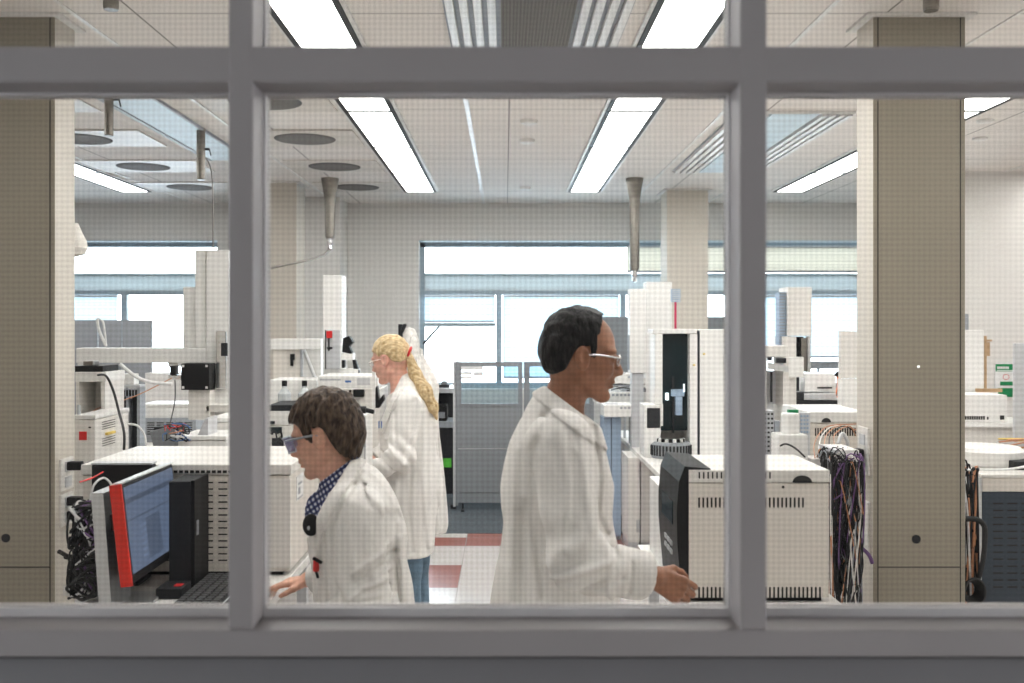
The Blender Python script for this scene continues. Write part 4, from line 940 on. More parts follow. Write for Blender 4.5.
MB().box(X(760, Y), X(789, Y), Y, Y + .25, Z(357, Y), Z(346, Y), 0, .004).box(X(763, Y), X(767, Y), Y, Y + .2, RZ, Z(357, Y), 0, .003).box(X(783, Y), X(789, Y), Y, Y + .2, RZ, Z(357, Y), 0, .003).build('housing', 'offwhite', t)
MB().box(X(767, Y), X(772, Y), Y - .004, Y - .0005, Z(361, Y), Z(357, Y)).box(X(776, Y), X(786, Y), Y - .005, Y - .0005, Z(363, Y), Z(358, Y)).build('dark_slot', 'softblack', t)
MB().prism([(X(767, Y), Z(362, Y)), (X(787, Y), Z(366, Y)), (X(787, Y), Z(372, Y)), (X(767, Y), Z(369, Y))], 'y', Y - .03, Y - .006).build('silver_wedge', 'alu', t)
MB().box(X(770.5, Y), X(772, Y), Y - .01, Y + .01, Z(402, Y), Z(372, Y)).build('black_rod', 'softblack', t)
MB().box(X(767, Y), X(783, Y), Y + .15, Y + .16, Z(406, Y), Z(372, Y)).build('back_plate', 'lightgrey', t)
# cluster behind
module('microplate_reader', 805, 374, 836, 391, 6.6, .3, 'white', 'white reader with thin dark slot under the window, right pane', zb=Z(392, 6.6), lid=False, extra=ex_display(817, 387, 832, 388.5, 'softblack'))
t = T('black_rack_shelf', 'dark shelf with grey glass trays below the white reader', 'shelf', (X(818, 6.5), 6.7, RZ)); Y = 6.5
MB().box(X(795, Y), X(842, Y), Y, Y + .3, Z(406, Y), Z(401, Y)).build('shelf_plate', 'softblack', t)
MB().box(X(797, Y), X(838, Y), Y + .02, Y + .28, Z(400.5, Y), Z(394, Y), 0, .004).build('glass_tray', 'lightgrey', t)
MB().box(X(795, Y), X(804, Y), Y + .0, Y + .08, Z(400.5, Y), Z(392.5, Y)).build('black_bracket', 'softblack', t)
MB().box(X(800, Y), X(812, Y), Y + .04, Y + .2, RZ, Z(407, Y)).box(X(826, Y), X(838, Y), Y + .04, Y + .2, RZ, Z(407, Y)).build('support', 'offwhite', t)
MB().box(X(795, Y), X(804, Y), Y + .1, Y + .2, Z(392, Y), Z(378, Y), 0, .004).build('black_handle', 'softblack', t)
t = T('hanging_tool_bundle', 'orange and black tool hanging beside the white reader', 'tool', (X(839, 6.45), 6.45, Z(404, 6.4))); Y = 6.42
MB().tube(spline([P(838, 376, Y), P(840, 384, Y), P(839, 394, Y), P(841, 400, Y)], 6), [.012 + .008 * math.sin(i / 18 * math.pi) for i in range(19)], n=10).build('orange_sleeve', 'orange', t)
MB().tube([P(840, 386, Y - .02), P(838, 396, Y - .02)], .012).tube([P(836, 373, Y), P(840, 376, Y)], .018).build('black_grip', 'black', t)
module('white_tower_box', 841, 331, 858, 375, 5.64, .05, 'offwhite', 'upright white box partly behind the right column, upper', zb=Z(378.3, 5.64), lid=False)
module('white_tower_box', 842, 379, 872, 409, 5.63, .08, 'white', 'white box partly behind the right column below the upright one', zb=RZ, lid=False)
t = T('window_bench_bar', 'dark horizontal rail at the foot of the right pane window', 'rail', (X(824, 10.3), 10.35, .9)); MB().box(X(800, 10.3), X(845, 10.3), 10.3, 10.36, 1.21, 1.285).build('bar', 'midgrey', t); MB().box(X(818, 10.3), X(820, 10.3), 10.31, 10.35, .005, 1.21).build('post', 'midgrey', t)
# twin beige chromatograph
Y = 4.62
t = T('gas_chromatograph', 'smaller-looking beige instrument with black half-round recess, behind the coloured wires', 'lab instrument', (X(840, Y), Y + .2, QZ))
x0, x1 = X(810, Y), X(868, Y); zt = Z(412, Y)
b = MB(); b.box(x0, x1, Y, Y + .45, QZ, zt - .05, 0, .005); slots_y(b, x0 + .02, x1 - .02, zt - .115, zt - .07, Y, 20, 1, .006, .036); b.build('housing', ['beige', 'slot'], t)
b = MB(); b.box(x0 - .003, x1 + .003, Y - .003, Y + .45, zt - .049, zt, 0, .004)
b.prism([(X(826, Y) + .022 * math.cos(a), zt - .047 + .02 * math.sin(a)) for a in np.linspace(0, math.pi, 12)], 'y', Y - .006, Y - .0025, 1); b.build('lid', ['white', 'slot'], t)
# things on / behind the front instrument, right pane
def cyl(t, c, r, h, m, name): MB().lathe(c, [(r * .97, 0), (r, .004), (r, h - .006), (r * .93, h)], n=28).build(name, m, t)
BZ3 = .7105
t = T('solvent_canister', 'white cylindrical canister on a white box behind the black-fronted instrument', 'canister', (X(790, 4.05), 4.05, BZ3))
cyl(t, (X(791, 4.05), 4.06, Z(434.5, 4.05)), .036, .085, 'white', 'cylinder')
MB().box(X(779, 4.0), X(808, 4.0), 4.0, 4.12, BZ3, Z(435, 4.0), 0, .004).build('box_base', 'white', t)
t = T('manifold_block', 'blue-white drilled manifold block left of the white canister', 'device', (X(771, 4.15), 4.16, BZ3))
b = MB(); b.box(X(762, 4.15), X(774, 4.15), 4.15, 4.22, BZ3, Z(411, 4.15))
for i in range(3):
    for j in range(9): b.box(X(764 + i * 3.5, 4.15), X(766 + i * 3.5, 4.15), 4.147, 4.15, Z(414 + j * 4.6, 4.15) - .004, Z(414 + j * 4.6, 4.15) + .004, 1)
b.build('block', ['lightgrey', 'slot'], t)
MB().box(X(775, 4.15), X(780, 4.15), 4.15, 4.2, BZ3, Z(421, 4.15)).build('grey_plate', 'midgrey', t)
t = T('manifold_block', 'drilled grey block right of the white canister', 'device', (X(804, 4.24), 4.25, BZ3))
b = MB(); b.box(X(799, 4.2), X(810, 4.2), 4.2, 4.26, BZ3, Z(413, 4.2))
for i in range(3):
    for j in range(5): b.box(X(800.5 + i * 3, 4.2), X(802.3 + i * 3, 4.2), 4.197, 4.2, Z(416 + j * 4, 4.2) - .004, Z(416 + j * 4, 4.2) + .004, 1)
b.build('block', ['lightgrey', 'blue'], t)
MB().box(X(789, 4.2), X(799, 4.2) - .002, 4.2, 4.23, Z(415, 4.2), Z(410, 4.2)).build('green_terminal', 'green', t)
b = MB(); b.box(X(812, 3.98), X(829, 3.98), 3.98, 4.1, BZ3, Z(459, 3.98), 0, .003); b.build('junction_box', 'offwhite', None, label='small off-white junction box behind the right end of the slotted instrument', category='box')
cable('black_lead', [P(780, 446, 3.75), P(786, 444, 3.75), P(795, 448, 3.75), P(805, 457, 3.78)], .0035, 'rubber', 'short black lead crossing over the lid of the slotted instrument')
for k in range(5):
    a = 815 + 4 * k
    cable('sensor_wire', [P(a, 458, 4.0), P(a - 1 + k, 446, 4.15), P(a + 4, 434, 4.35), P(a + 14 + k, 426, 4.42), P(856, 424 + 3 * k, 4.44)], .0025, ('copper', 'paper', 'copper', 'softblack', 'copper')[k], ('reddish wire leftmost of five arching to the right column', 'white wire second of five arching to the right column', 'copper wire third of five arching to the right column', 'dark wire fourth of five arching to the right column', 'copper wire rightmost of five arching to the right column')[k], 'arching sensor wires')
t = T('power_supply_box', 'white box with grey side hanging above the cable tangle at the right column', 'power box', (X(848, 3.95), 3.95, Z(472, 3.95)))
MB().box(1.32, 1.40, 3.95, 4.15, BZ3, Z(450, 3.95), 0, .004).build('case', 'white', t)
MB().box(1.302, 1.3195, 3.95, 4.15, BZ3, Z(450, 3.95)).build('side_plate', 'lightgrey', t)
# plugs at right column
t = T('power_plug', 'large black plug on the right column with lead curving down left', 'plug', (xr - .06, 4.25, 1.10), 'black plugs at the right column')
MB().box(xr - .075, xr - .017, 4.22, 4.27, 1.06, 1.13, 0, .008).build('plug_body', 'black', t)
MB().tube(spline([(xr - .05, 4.23, 1.06), (xr - .05, 4.2, .96), (xr - .10, 4.1, .86), (xr - .22, 3.95, .76), (xr - .28, 3.9, .72)], 8), .011, n=8).build('lead', 'rubber', t)
t = T('power_adapter', 'black adapter brick left of the large plug on the right column', 'adapter', (1.43, 4.2, 1.05))
MB().box(1.405, 1.455, 4.15, 4.21, 1.03, 1.13, 0, .008).build('case', 'black', t)
MB().tube(spline([(1.43, 4.18, 1.13), (1.43, 4.18, 1.17), (1.41, 4.18, 1.20), (1.39, 4.17, 1.16)], 8), .008, n=8).build('lead', 'alu', t)
MB().box(1.445, xr - .017, 4.2, 4.24, .965, .995, 0, .006).build('olive_plug', 'olive', None, label='olive green plug in the right column outlet', category='plug')
cable('grey_hose', [(xr - .02, 4.24, 1.0), (xr - .07, 4.18, 1.0), (xr - .13, 4.1, .95), (xr - .14, 4.05, .86)], .012, 'lightgrey', 'light grey hose leaving the right column outlet')
bundle(831, 462, 3.86, .125, 1.09, .17, 380, ['rubber', 'softblack', 'copper', 'rubber', 'rubber', 'purple', 'softblack', 'rubber', 'midgrey', 'softblack', 'rubber', 'offwhite', 'softblack', 'rubber'], 'cable_tangle', 'dense tangle of dark, copper and violet cables beside the right column', seed=11, r=.0026)
cable('purple_cable', [(1.46, 4.1, .90), (1.40, 4.0, .88), (1.36, 3.95, .82), (1.42, 3.92, .76), (1.44, 3.92, .72)], .008, 'purple', 'violet cable loop beside the lower right column outlet')

# ------------------------------------------------------------------ far right
Y = 4.5
x0 = X(982, Y); x1 = 3.0
t = T('dark_blue_pump_unit', 'dark blue slotted instrument with beige top at the far right', 'lab instrument', ((x0 + x1) / 2, 4.8, 0))
b = MB(); b.box(x0, x1, Y, Y + .6, .40, Z(492, Y), 0, .005); slots_y(b, x0 + .04, x1 - .3, .46, Z(500, Y), Y, 8, 13, .046, .007); b.build('housing', ['darkblue', 'slot'], t)
MB().box(x0, x1, Y - .002, Y + .6, Z(492, Y) + .001, Z(478, Y), 0, .004).build('upper_band', 'beige', t)
MB().box(x0 - .004, x1, Y - .006, Y + .6, Z(478, Y) + .001, Z(477, Y) + .012, 0, .003).build('lid', 'offwhite', t)
b = MB(); b.box(x0 - .012, x0 - .001, Y, Y + .6, .40, Z(478, Y))
for j in range(10): b.box(x0 - .014, x0 - .012, Y + .05 + (j % 2) * .07, Y + .10 + (j % 2) * .07, Z(590 - j * 11, Y) - .012, Z(590 - j * 11, Y) + .012, 1)
b.build('rear_panel', ['alu', 'slot'], t)
MB().box(x0 + .02, x1, Y + .03, Y + .55, 0, .399).build('pedestal', 'grey', t)
bundle(962, 470, 4.42, .07, .98, .05, 60, ['rubber', 'softblack', 'rubber', 'alu', 'copper'], 'cable_tangle', 'cables hanging between the right column and the dark blue instrument', seed=31, r=.005)
cable('black_hose', [P(966, 519, 4.4), P(978, 520, 4.38), P(985, 530, 4.38), P(983, 560, 4.38), P(978, 580, 4.4)], .012, 'rubber', 'thick black hose curving down over the dark blue instrument')
b = MB()
for k in range(7):
    rr = .045 - .003 * k
    b.tube([(X(975, 4.36) + rr * math.cos(a), 4.36 + .008 * k, Z(592, 4.36) + rr * 1.3 * math.sin(a)) for a in np.linspace(0, 6.28, 22)], .006, 0, n=5)
b.build('cable_coil', 'rubber', None, kind='stuff', label='coil of black cable at the foot of the dark blue instrument', category='cables')
zt = Z(477, 4.5) + .0125
MB().lathe((X(984, 4.85), 4.85, zt), [(.17, 0), (.18, .01), (.18, .07), (.16, .085)], n=30).build('carousel_tray', 'white', None, label='round white tray on top of the dark blue instrument', category='tray')
MB().box(X(1006, 4.7), X(1045, 4.7), 4.62, 4.8, zt, zt + .04, 0, .006).build('black_pad', 'softblack', None, label='flat black pad on top of the dark blue instrument', category='pad')
cable('white_lead', [(2.14, 4.56, zt + .01), (2.3, 4.53, zt + .02), (2.5, 4.55, zt + .06), (2.7, 4.6, zt + .09)], .006, 'paper', 'white lead lying across the dark blue instrument')
bundle(1003, 440, 4.95, .25, .12, .05, 20, ['copper', 'lightgrey', 'chrome', 'yellow'], 'wire_bundle', 'small brass and silver fittings on the far right instrument', seed=41, r=.004)
MB().box(X(1015, 5.05), X(1036, 5.05), 5.05, 5.075, zt, Z(343, 5.05), 0, .004).build('grey_screen_edge', 'lightgrey', None, label='upright pale grey screen edge at the far right border', category='screen')
# shelf unit behind
Y = 7.0
t = T('wall_shelf_unit', 'white shelf unit behind the right column carrying the white boxes', 'shelf', (X(990, Y), Y + .2, 0))
MB().box(X(950, Y), X(1060, Y), Y, Y + .45, Z(423, Y) - .03, Z(423, Y), 0, .003).build('shelf', 'white', t)
MB().box(X(950, Y), X(1060, Y), Y + .05, Y + .4, .05, Z(423, Y) - .032).build('cabinet_body', 'offwhite', t)
MB().box(X(952, Y), X(1058, Y), Y + .08, Y + .38, 0, .05).build('plinth', 'grey', t)
zs_ = Z(423, Y) + .0005
def slotrow(t, x0, x1, Y, z0, z1):
    b = MB()
    for k in range(9): b.box(x0 + .02 + k * .016, x0 + .031 + k * .016, Y - .003, Y - .0005, z0 + .02, z0 + .045)
    b.box(x1 - .05, x1 - .02, Y - .003, Y - .0005, z0 + .02, z0 + .05); b.box(x0 + .175, x0 + .185, Y - .003, Y - .0005, z0 + .02, z0 + .04); b.build('ports', 'slot', t)
module('white_box_instrument', 962, 395, 1007, 421, Y + .03, .3, 'white', 'white box with row of dark ports on the shelf at the far right', zb=zs_, lid=False, extra=slotrow)
module('white_upright_cabinet', 955, 330, 984, 387, Y + .36, .08, 'white', 'upright white cabinet next to the right column at head height', zb=zs_, lid=False)
MB().box(X(984.5, 7.4), X(986.8, 7.4), 7.4, 7.44, zs_, Z(336, 7.4)).build('wooden_strip', 'wood', None, label='thin upright wooden strip beside the upright white cabinet', category='strip')
MB().box(X(975, 7.36), X(1001, 7.36), 7.34, 7.355, Z(392, 7.35), Z(388.5, 7.35)).build('wooden_board', 'wood', None, label='pale wooden board edge above the white box with ports', category='board')
# wall beyond with green safety sign
struct('wall_partition', MB().box(X(940, 8.4), XR, 8.4, 8.5, 0, H), 'wallwhite')
Y = 8.39
t = T('safety_sign', 'green and white safety notice on the wall at the far right', 'sign', (X(1008, Y), Y, Z(397, Y)))
b = MB(); b.box(X(995, Y), X(1026, Y), Y, Y + .005, Z(398, Y), Z(363, Y)); b.build('backing', 'paper', t)
b = MB(); b.box(X(995.5, Y), X(1026, Y), Y - .004, Y - .0005, Z(371.5, Y), Z(364, Y)); b.box(X(1000, Y), X(1013, Y), Y - .004, Y - .0005, Z(385.5, Y), Z(381.5, Y)); b.box(X(998, Y), X(1026, Y), Y - .004, Y - .0005, Z(397, Y), Z(388, Y)); b.build('green_fields', 'green', t)
b = MB()
for k in range(7): b.box(X(997 + k * 1.7, Y), X(998.2 + k * 1.7, Y), Y - .006, Y - .0045, Z(369, Y), Z(366.5, Y))
b.box(X(996.5, Y), X(1013, Y), Y - .006, Y - .0045, Z(371, Y), Z(370.2, Y)); b.build('lettering', 'paper', t)
b = MB(); b.tube([(X(1006, Y) + .025 * math.cos(a), Y - .002, Z(377, Y) + .022 * math.sin(a)) for a in np.linspace(0, 6.28, 20)], .0022, n=5); b.build('pictogram_ring', 'redplastic', t)
MB().box(X(987, Y), X(990, Y), Y, Y + .004, Z(356, Y), Z(342, Y)).box(X(986, Y), X(991, Y), Y - .02, Y, Z(341.5, Y), Z(339.5, Y)).build('wall_thermometer', 'wood', None, label='small brown wall thermometer above the green safety notice', category='thermometer')
MB().box(X(964, Y), X(967.5, Y), Y - .02, Y, Z(330, Y), Z(314, Y)).build('wall_switch_box', 'midgrey', None, label='small grey switch box on the wall beside the right column', category='switch')

#PEOPLE_BEGIN#
# ------------------------------------------------------------------ people (implicit surfaces -> one continuous mesh each)
def smin(a, b, k):
    h = np.clip(0.5 + 0.5 * (b - a) / k, 0, 1); return b * (1 - h) + a * h - k * h * (1 - h)
def smax(a, b, k): return -smin(-a, -b, k)
def sph(p, c, r): return np.linalg.norm(p - np.array(c), axis=1) - r
def ell(p, c, r, R=None):
    q = p - np.array(c)
    if R is not None: q = q @ R
    r = np.array(r); k0 = np.linalg.norm(q / r, axis=1); k1 = np.linalg.norm(q / (r * r), axis=1) + 1e-9
    return k0 * (k0 - 1) / k1
def cone(p, a, b, ra, rb, sq=1.0):
    a = np.array(a, float); b = np.array(b, float); ab = b - a; t = np.clip(((p - a) @ ab) / (ab @ ab), 0, 1)
    return np.linalg.norm(p - a - t[:, None] * ab, axis=1) - (ra + (rb - ra) * t)
def sstep(x, a, b): t = np.clip((x - a) / (b - a), 0, 1); return t * t * (3 - 2 * t)
def surface(name, f, lo, hi, h, m, parent, label=None, mats=None, matf=None):
    lo = np.array(lo, float); hi = np.array(hi, float); S = 8
    n = (np.ceil((hi - lo) / h / S).astype(int)) * S + 1
    nb = (n - 1) // S
    G = np.full(n, 1e3, np.float32)
    bi = np.stack(np.meshgrid(*[np.arange(k) for k in nb], indexing='ij'), -1).reshape(-1, 3)
    cen = lo + (bi * S + S / 2) * h; fc = f(cen)
    act = np.abs(fc) < h * S * 1.35
    for b0, v in zip(bi[~act], fc[~act]):
        i, j, k = b0 * S; G[i:i + S + 1, j:j + S + 1, k:k + S + 1] = v
    ab = bi[act]; off = np.stack(np.meshgrid(*[np.arange(S + 1)] * 3, indexing='ij'), -1).reshape(-1, 3)
    for c0 in range(0, len(ab), 400):
        idx = (ab[c0:c0 + 400, None, :] * S + off[None]).reshape(-1, 3)
        G[idx[:, 0], idx[:, 1], idx[:, 2]] = f(lo + idx * h)
    s = G < 0; c = [s[i:n[0] - 1 + i, j:n[1] - 1 + j, k:n[2] - 1 + k] for i in (0, 1) for j in (0, 1) for k in (0, 1)]
    anyc = np.logical_or.reduce(c); allc = np.logical_and.reduce(c); cell = anyc & ~allc
    ci = np.argwhere(cell); vid = -np.ones(cell.shape, np.int32); vid[tuple(ci.T)] = np.arange(len(ci))
    acc = np.zeros((len(ci), 3)); cnt = np.zeros(len(ci))
    cor = [(i, j, k) for i in (0, 1) for j in (0, 1) for k in (0, 1)]
    for a in range(8):
        for ax in range(3):
            if cor[a][ax]: continue
            A = np.array(cor[a]); B = A.copy(); B[ax] = 1
            ga = G[tuple((ci + A).T)]; gb = G[tuple((ci + B).T)]; x = (ga < 0) != (gb < 0)
            t = np.where(x, ga / np.where(x, ga - gb, 1), 0); q = A + np.zeros((len(ci), 3)); q[:, ax] += t
            acc[x] += q[x]; cnt[x] += 1
    V = lo + (ci + acc / cnt[:, None]) * h
    F_ = []
    for ax in range(3):
        u, w_ = [(1, 2), (2, 0), (0, 1)][ax]
        sl0 = [slice(None)] * 3; sl1 = [slice(None)] * 3; sl0[ax] = slice(0, -1); sl1[ax] = slice(1, None)
        d = s[tuple(sl0)] != s[tuple(sl1)]; e = np.argwhere(d)
        e = e[(e[:, u] > 0) & (e[:, w_] > 0) & (e[:, u] < cell.shape[u]) & (e[:, w_] < cell.shape[w_])]
        inside = s[tuple(e.T)]
        du = np.zeros(3, int); du[u] = 1; dw = np.zeros(3, int); dw[w_] = 1
        q = np.stack([vid[tuple((e - du - dw).T)], vid[tuple((e - dw).T)], vid[tuple(e.T)], vid[tuple((e - du).T)]], 1)
        q[~inside] = q[~inside][:, ::-1]; F_.append(q[(q >= 0).all(1)])
    Q = np.concatenate(F_)
    o3 = np.zeros(3); q = parent
    while q is not None: o3 += np.array(q.location); q = q.parent
    me = bpy.data.meshes.new(name)
    me.vertices.add(len(V)); me.vertices.foreach_set('co', (V - o3).ravel())
    me.loops.add(Q.size); me.loops.foreach_set('vertex_index', Q.ravel().astype(np.int32))
    me.polygons.add(len(Q)); me.polygons.foreach_set('loop_start', np.arange(0, Q.size, 4, dtype=np.int32)); me.polygons.foreach_set('loop_total', np.full(len(Q), 4, np.int32))
    me.polygons.foreach_set('use_smooth', np.ones(len(Q), bool))
    for mm in (mats or [m]): me.materials.append(M[mm])
    if matf is not None:
        ctr = V[Q].mean(1); me.polygons.foreach_set('material_index', matf(ctr).astype(np.int32))
    me.update(calc_edges=True); me.validate()
    o = bpy.data.objects.new(name, me); C.objects.link(o); o.parent = parent
    if label: o['label'] = label
    return o

def head_frame(c, yaw, pitch, roll=0.0, s=1.0):
    # local +x = facing, +z = up ; returns function world->local and local->world
    R = Matrix.Rotation(yaw, 3, 'Z') @ Matrix.Rotation(pitch, 3, 'Y') @ Matrix.Rotation(roll, 3, 'X')
    Rn = np.array(R); c = np.array(c)
    return (lambda p: (p - c) @ Rn / s), (lambda q: np.array(q) @ Rn.T * s + c), s
def cranium(q, o=0.0): return smin(ell(q, (-.014, 0, .030), (.098 + o, .076 + o, .090 + o)), ell(q, (-.040, 0, .0), (.068 + o, .068 + o, .075 + o)), .02)
def head_sdf(q, male=True, nose=1.0):
    a = np.abs(q[:, 1]); qa = q.copy(); qa[:, 1] = a
    d = cranium(q)
    d = smin(d, ell(q, (.030, 0, -.026), (.060, .059, .078)), .02)
    jw = .050 if male else .044
    d = smin(d, cone(qa, (.000, jw, -.052), (.066, .016, -.098), .024, .018), .022)
    d = smin(d, ell(q, (.074, 0, -.098), (.018, .022, .016)), .014)
    d = smin(d, ell(qa, (.064, .030, .024), (.022, .034, .012)), .014)
    d = smin(d, ell(qa, (.052, .040, -.026), (.030, .022, .024)), .016)
    d = smax(d, -ell(qa, (.100, .031, .006), (.020, .017, .011)), .012)
    d = smin(d, sph(qa, (.0715, .031, .004), .0135), .004)
    d = smin(d, cone(q, (.086, 0, .014), (.108 * nose, 0, -.028), .0075, .0105), .010)
    d = smin(d, ell(qa, (.097, .010, -.033), (.011, .0075, .008)), .006)
    d = smin(d, ell(q, (.080, 0, -.052), (.016, .026, .022)), .012)
    d = smin(d, ell(q, (.0915, 0, -.0575), (.0075, .022, .0055)), .005)
    d = smin(d, ell(q, (.0895, 0, -.0700), (.0080, .019, .0060)), .005)
    d = smax(d, -ell(q, (.100, 0, -.0638), (.012, .024, .0022)), .003)
    # ears
    Re = np.array(Matrix.Rotation(math.radians(-12), 3, 'Y'))
    e = ell(qa, (-.010, .081, -.006), (.0200, .0105, .033), Re)
    e = smax(e, -ell(qa, (-.006, .093, -.002), (.0115, .010, .021), Re), .003)
    e = smin(e, ell(qa, (.003, .077, -.010), (.006, .006, .010)), .004)
    return smin(d, e, .006)

def hand_sdf(p, wrist, dirv, backn, side, curl=0.5, s=1.0):
    x = np.array(dirv, float); x /= np.linalg.norm(x); z = np.array(backn, float); z -= z @ x * x; z /= np.linalg.norm(z); y = np.cross(z, x) * side
    q = np.stack([(p - wrist) @ x, (p - wrist) @ y, (p - wrist) @ z], 1) / s
    d = cone(q, (-.05, 0, 0), (.012, 0, 0), .027, .024)
    ys = [.030, .010, -.010, -.028]; L = [.95, 1.05, 1.0, .80]
    for yi, li, kn in zip(ys, L, (.086, .090, .086, .078)):
        d = smin(d, cone(q, (.012, yi * .6, 0), (kn, yi, 0), .0135, .0110), .010)
    fing = None
    for k, (yi, li, kn) in enumerate(zip(ys, L, (.086, .090, .086, .078))):
        a = 0; pt = np.array([kn, yi, 0.0]); r = .0093; c = curl * (0.8 + .12 * k)
        for seg, dl, rr in ((.044 * li, c, .0086), (.027 * li, c * 1.2, .0078), (.022 * li, c * .7, .0068)):
            a += dl; nx = pt + np.array([math.cos(a) * seg, yi * .04, -math.sin(a) * seg])
            g = cone(q, pt, nx, r, rr); fing = g if fing is None else np.minimum(fing, g); pt = nx; r = rr
    d = smin(d, fing, .004)
    th = smin(cone(q, (.016, .020, -.006), (.050, .046, -.016), .0150, .0115), cone(q, (.050, .046, -.016), (.078, .050, -.026), .0110, .0090), .005)
    th = smin(th, cone(q, (.078, .050, -.026), (.100, .046, -.034), .0092, .0075), .004)
    return smin(d, th, .010) * s

def folds(p, amp, seed=0, sc=1.0):
    r = np.random.RandomState(seed); d = 0
    q = p * sc; w = q + 0.03 * np.sin(q[:, [1, 2, 0]] * 17 + seed)
    for k in range(5):
        v = r.normal(size=3); v[2] *= .45; v /= np.linalg.norm(v); fq = 20 * 1.5 ** k
        d = d + (1 - np.abs(np.sin(w @ v * fq + r.rand() * 6))) ** 2 / 1.5 ** k * .8
    return amp * (d - 1.0) + amp * .9 * np.sin(w @ np.array([9., 14., -17.]) + seed) * np.sin(w @ np.array([-14., 9., 10.]) + 2)

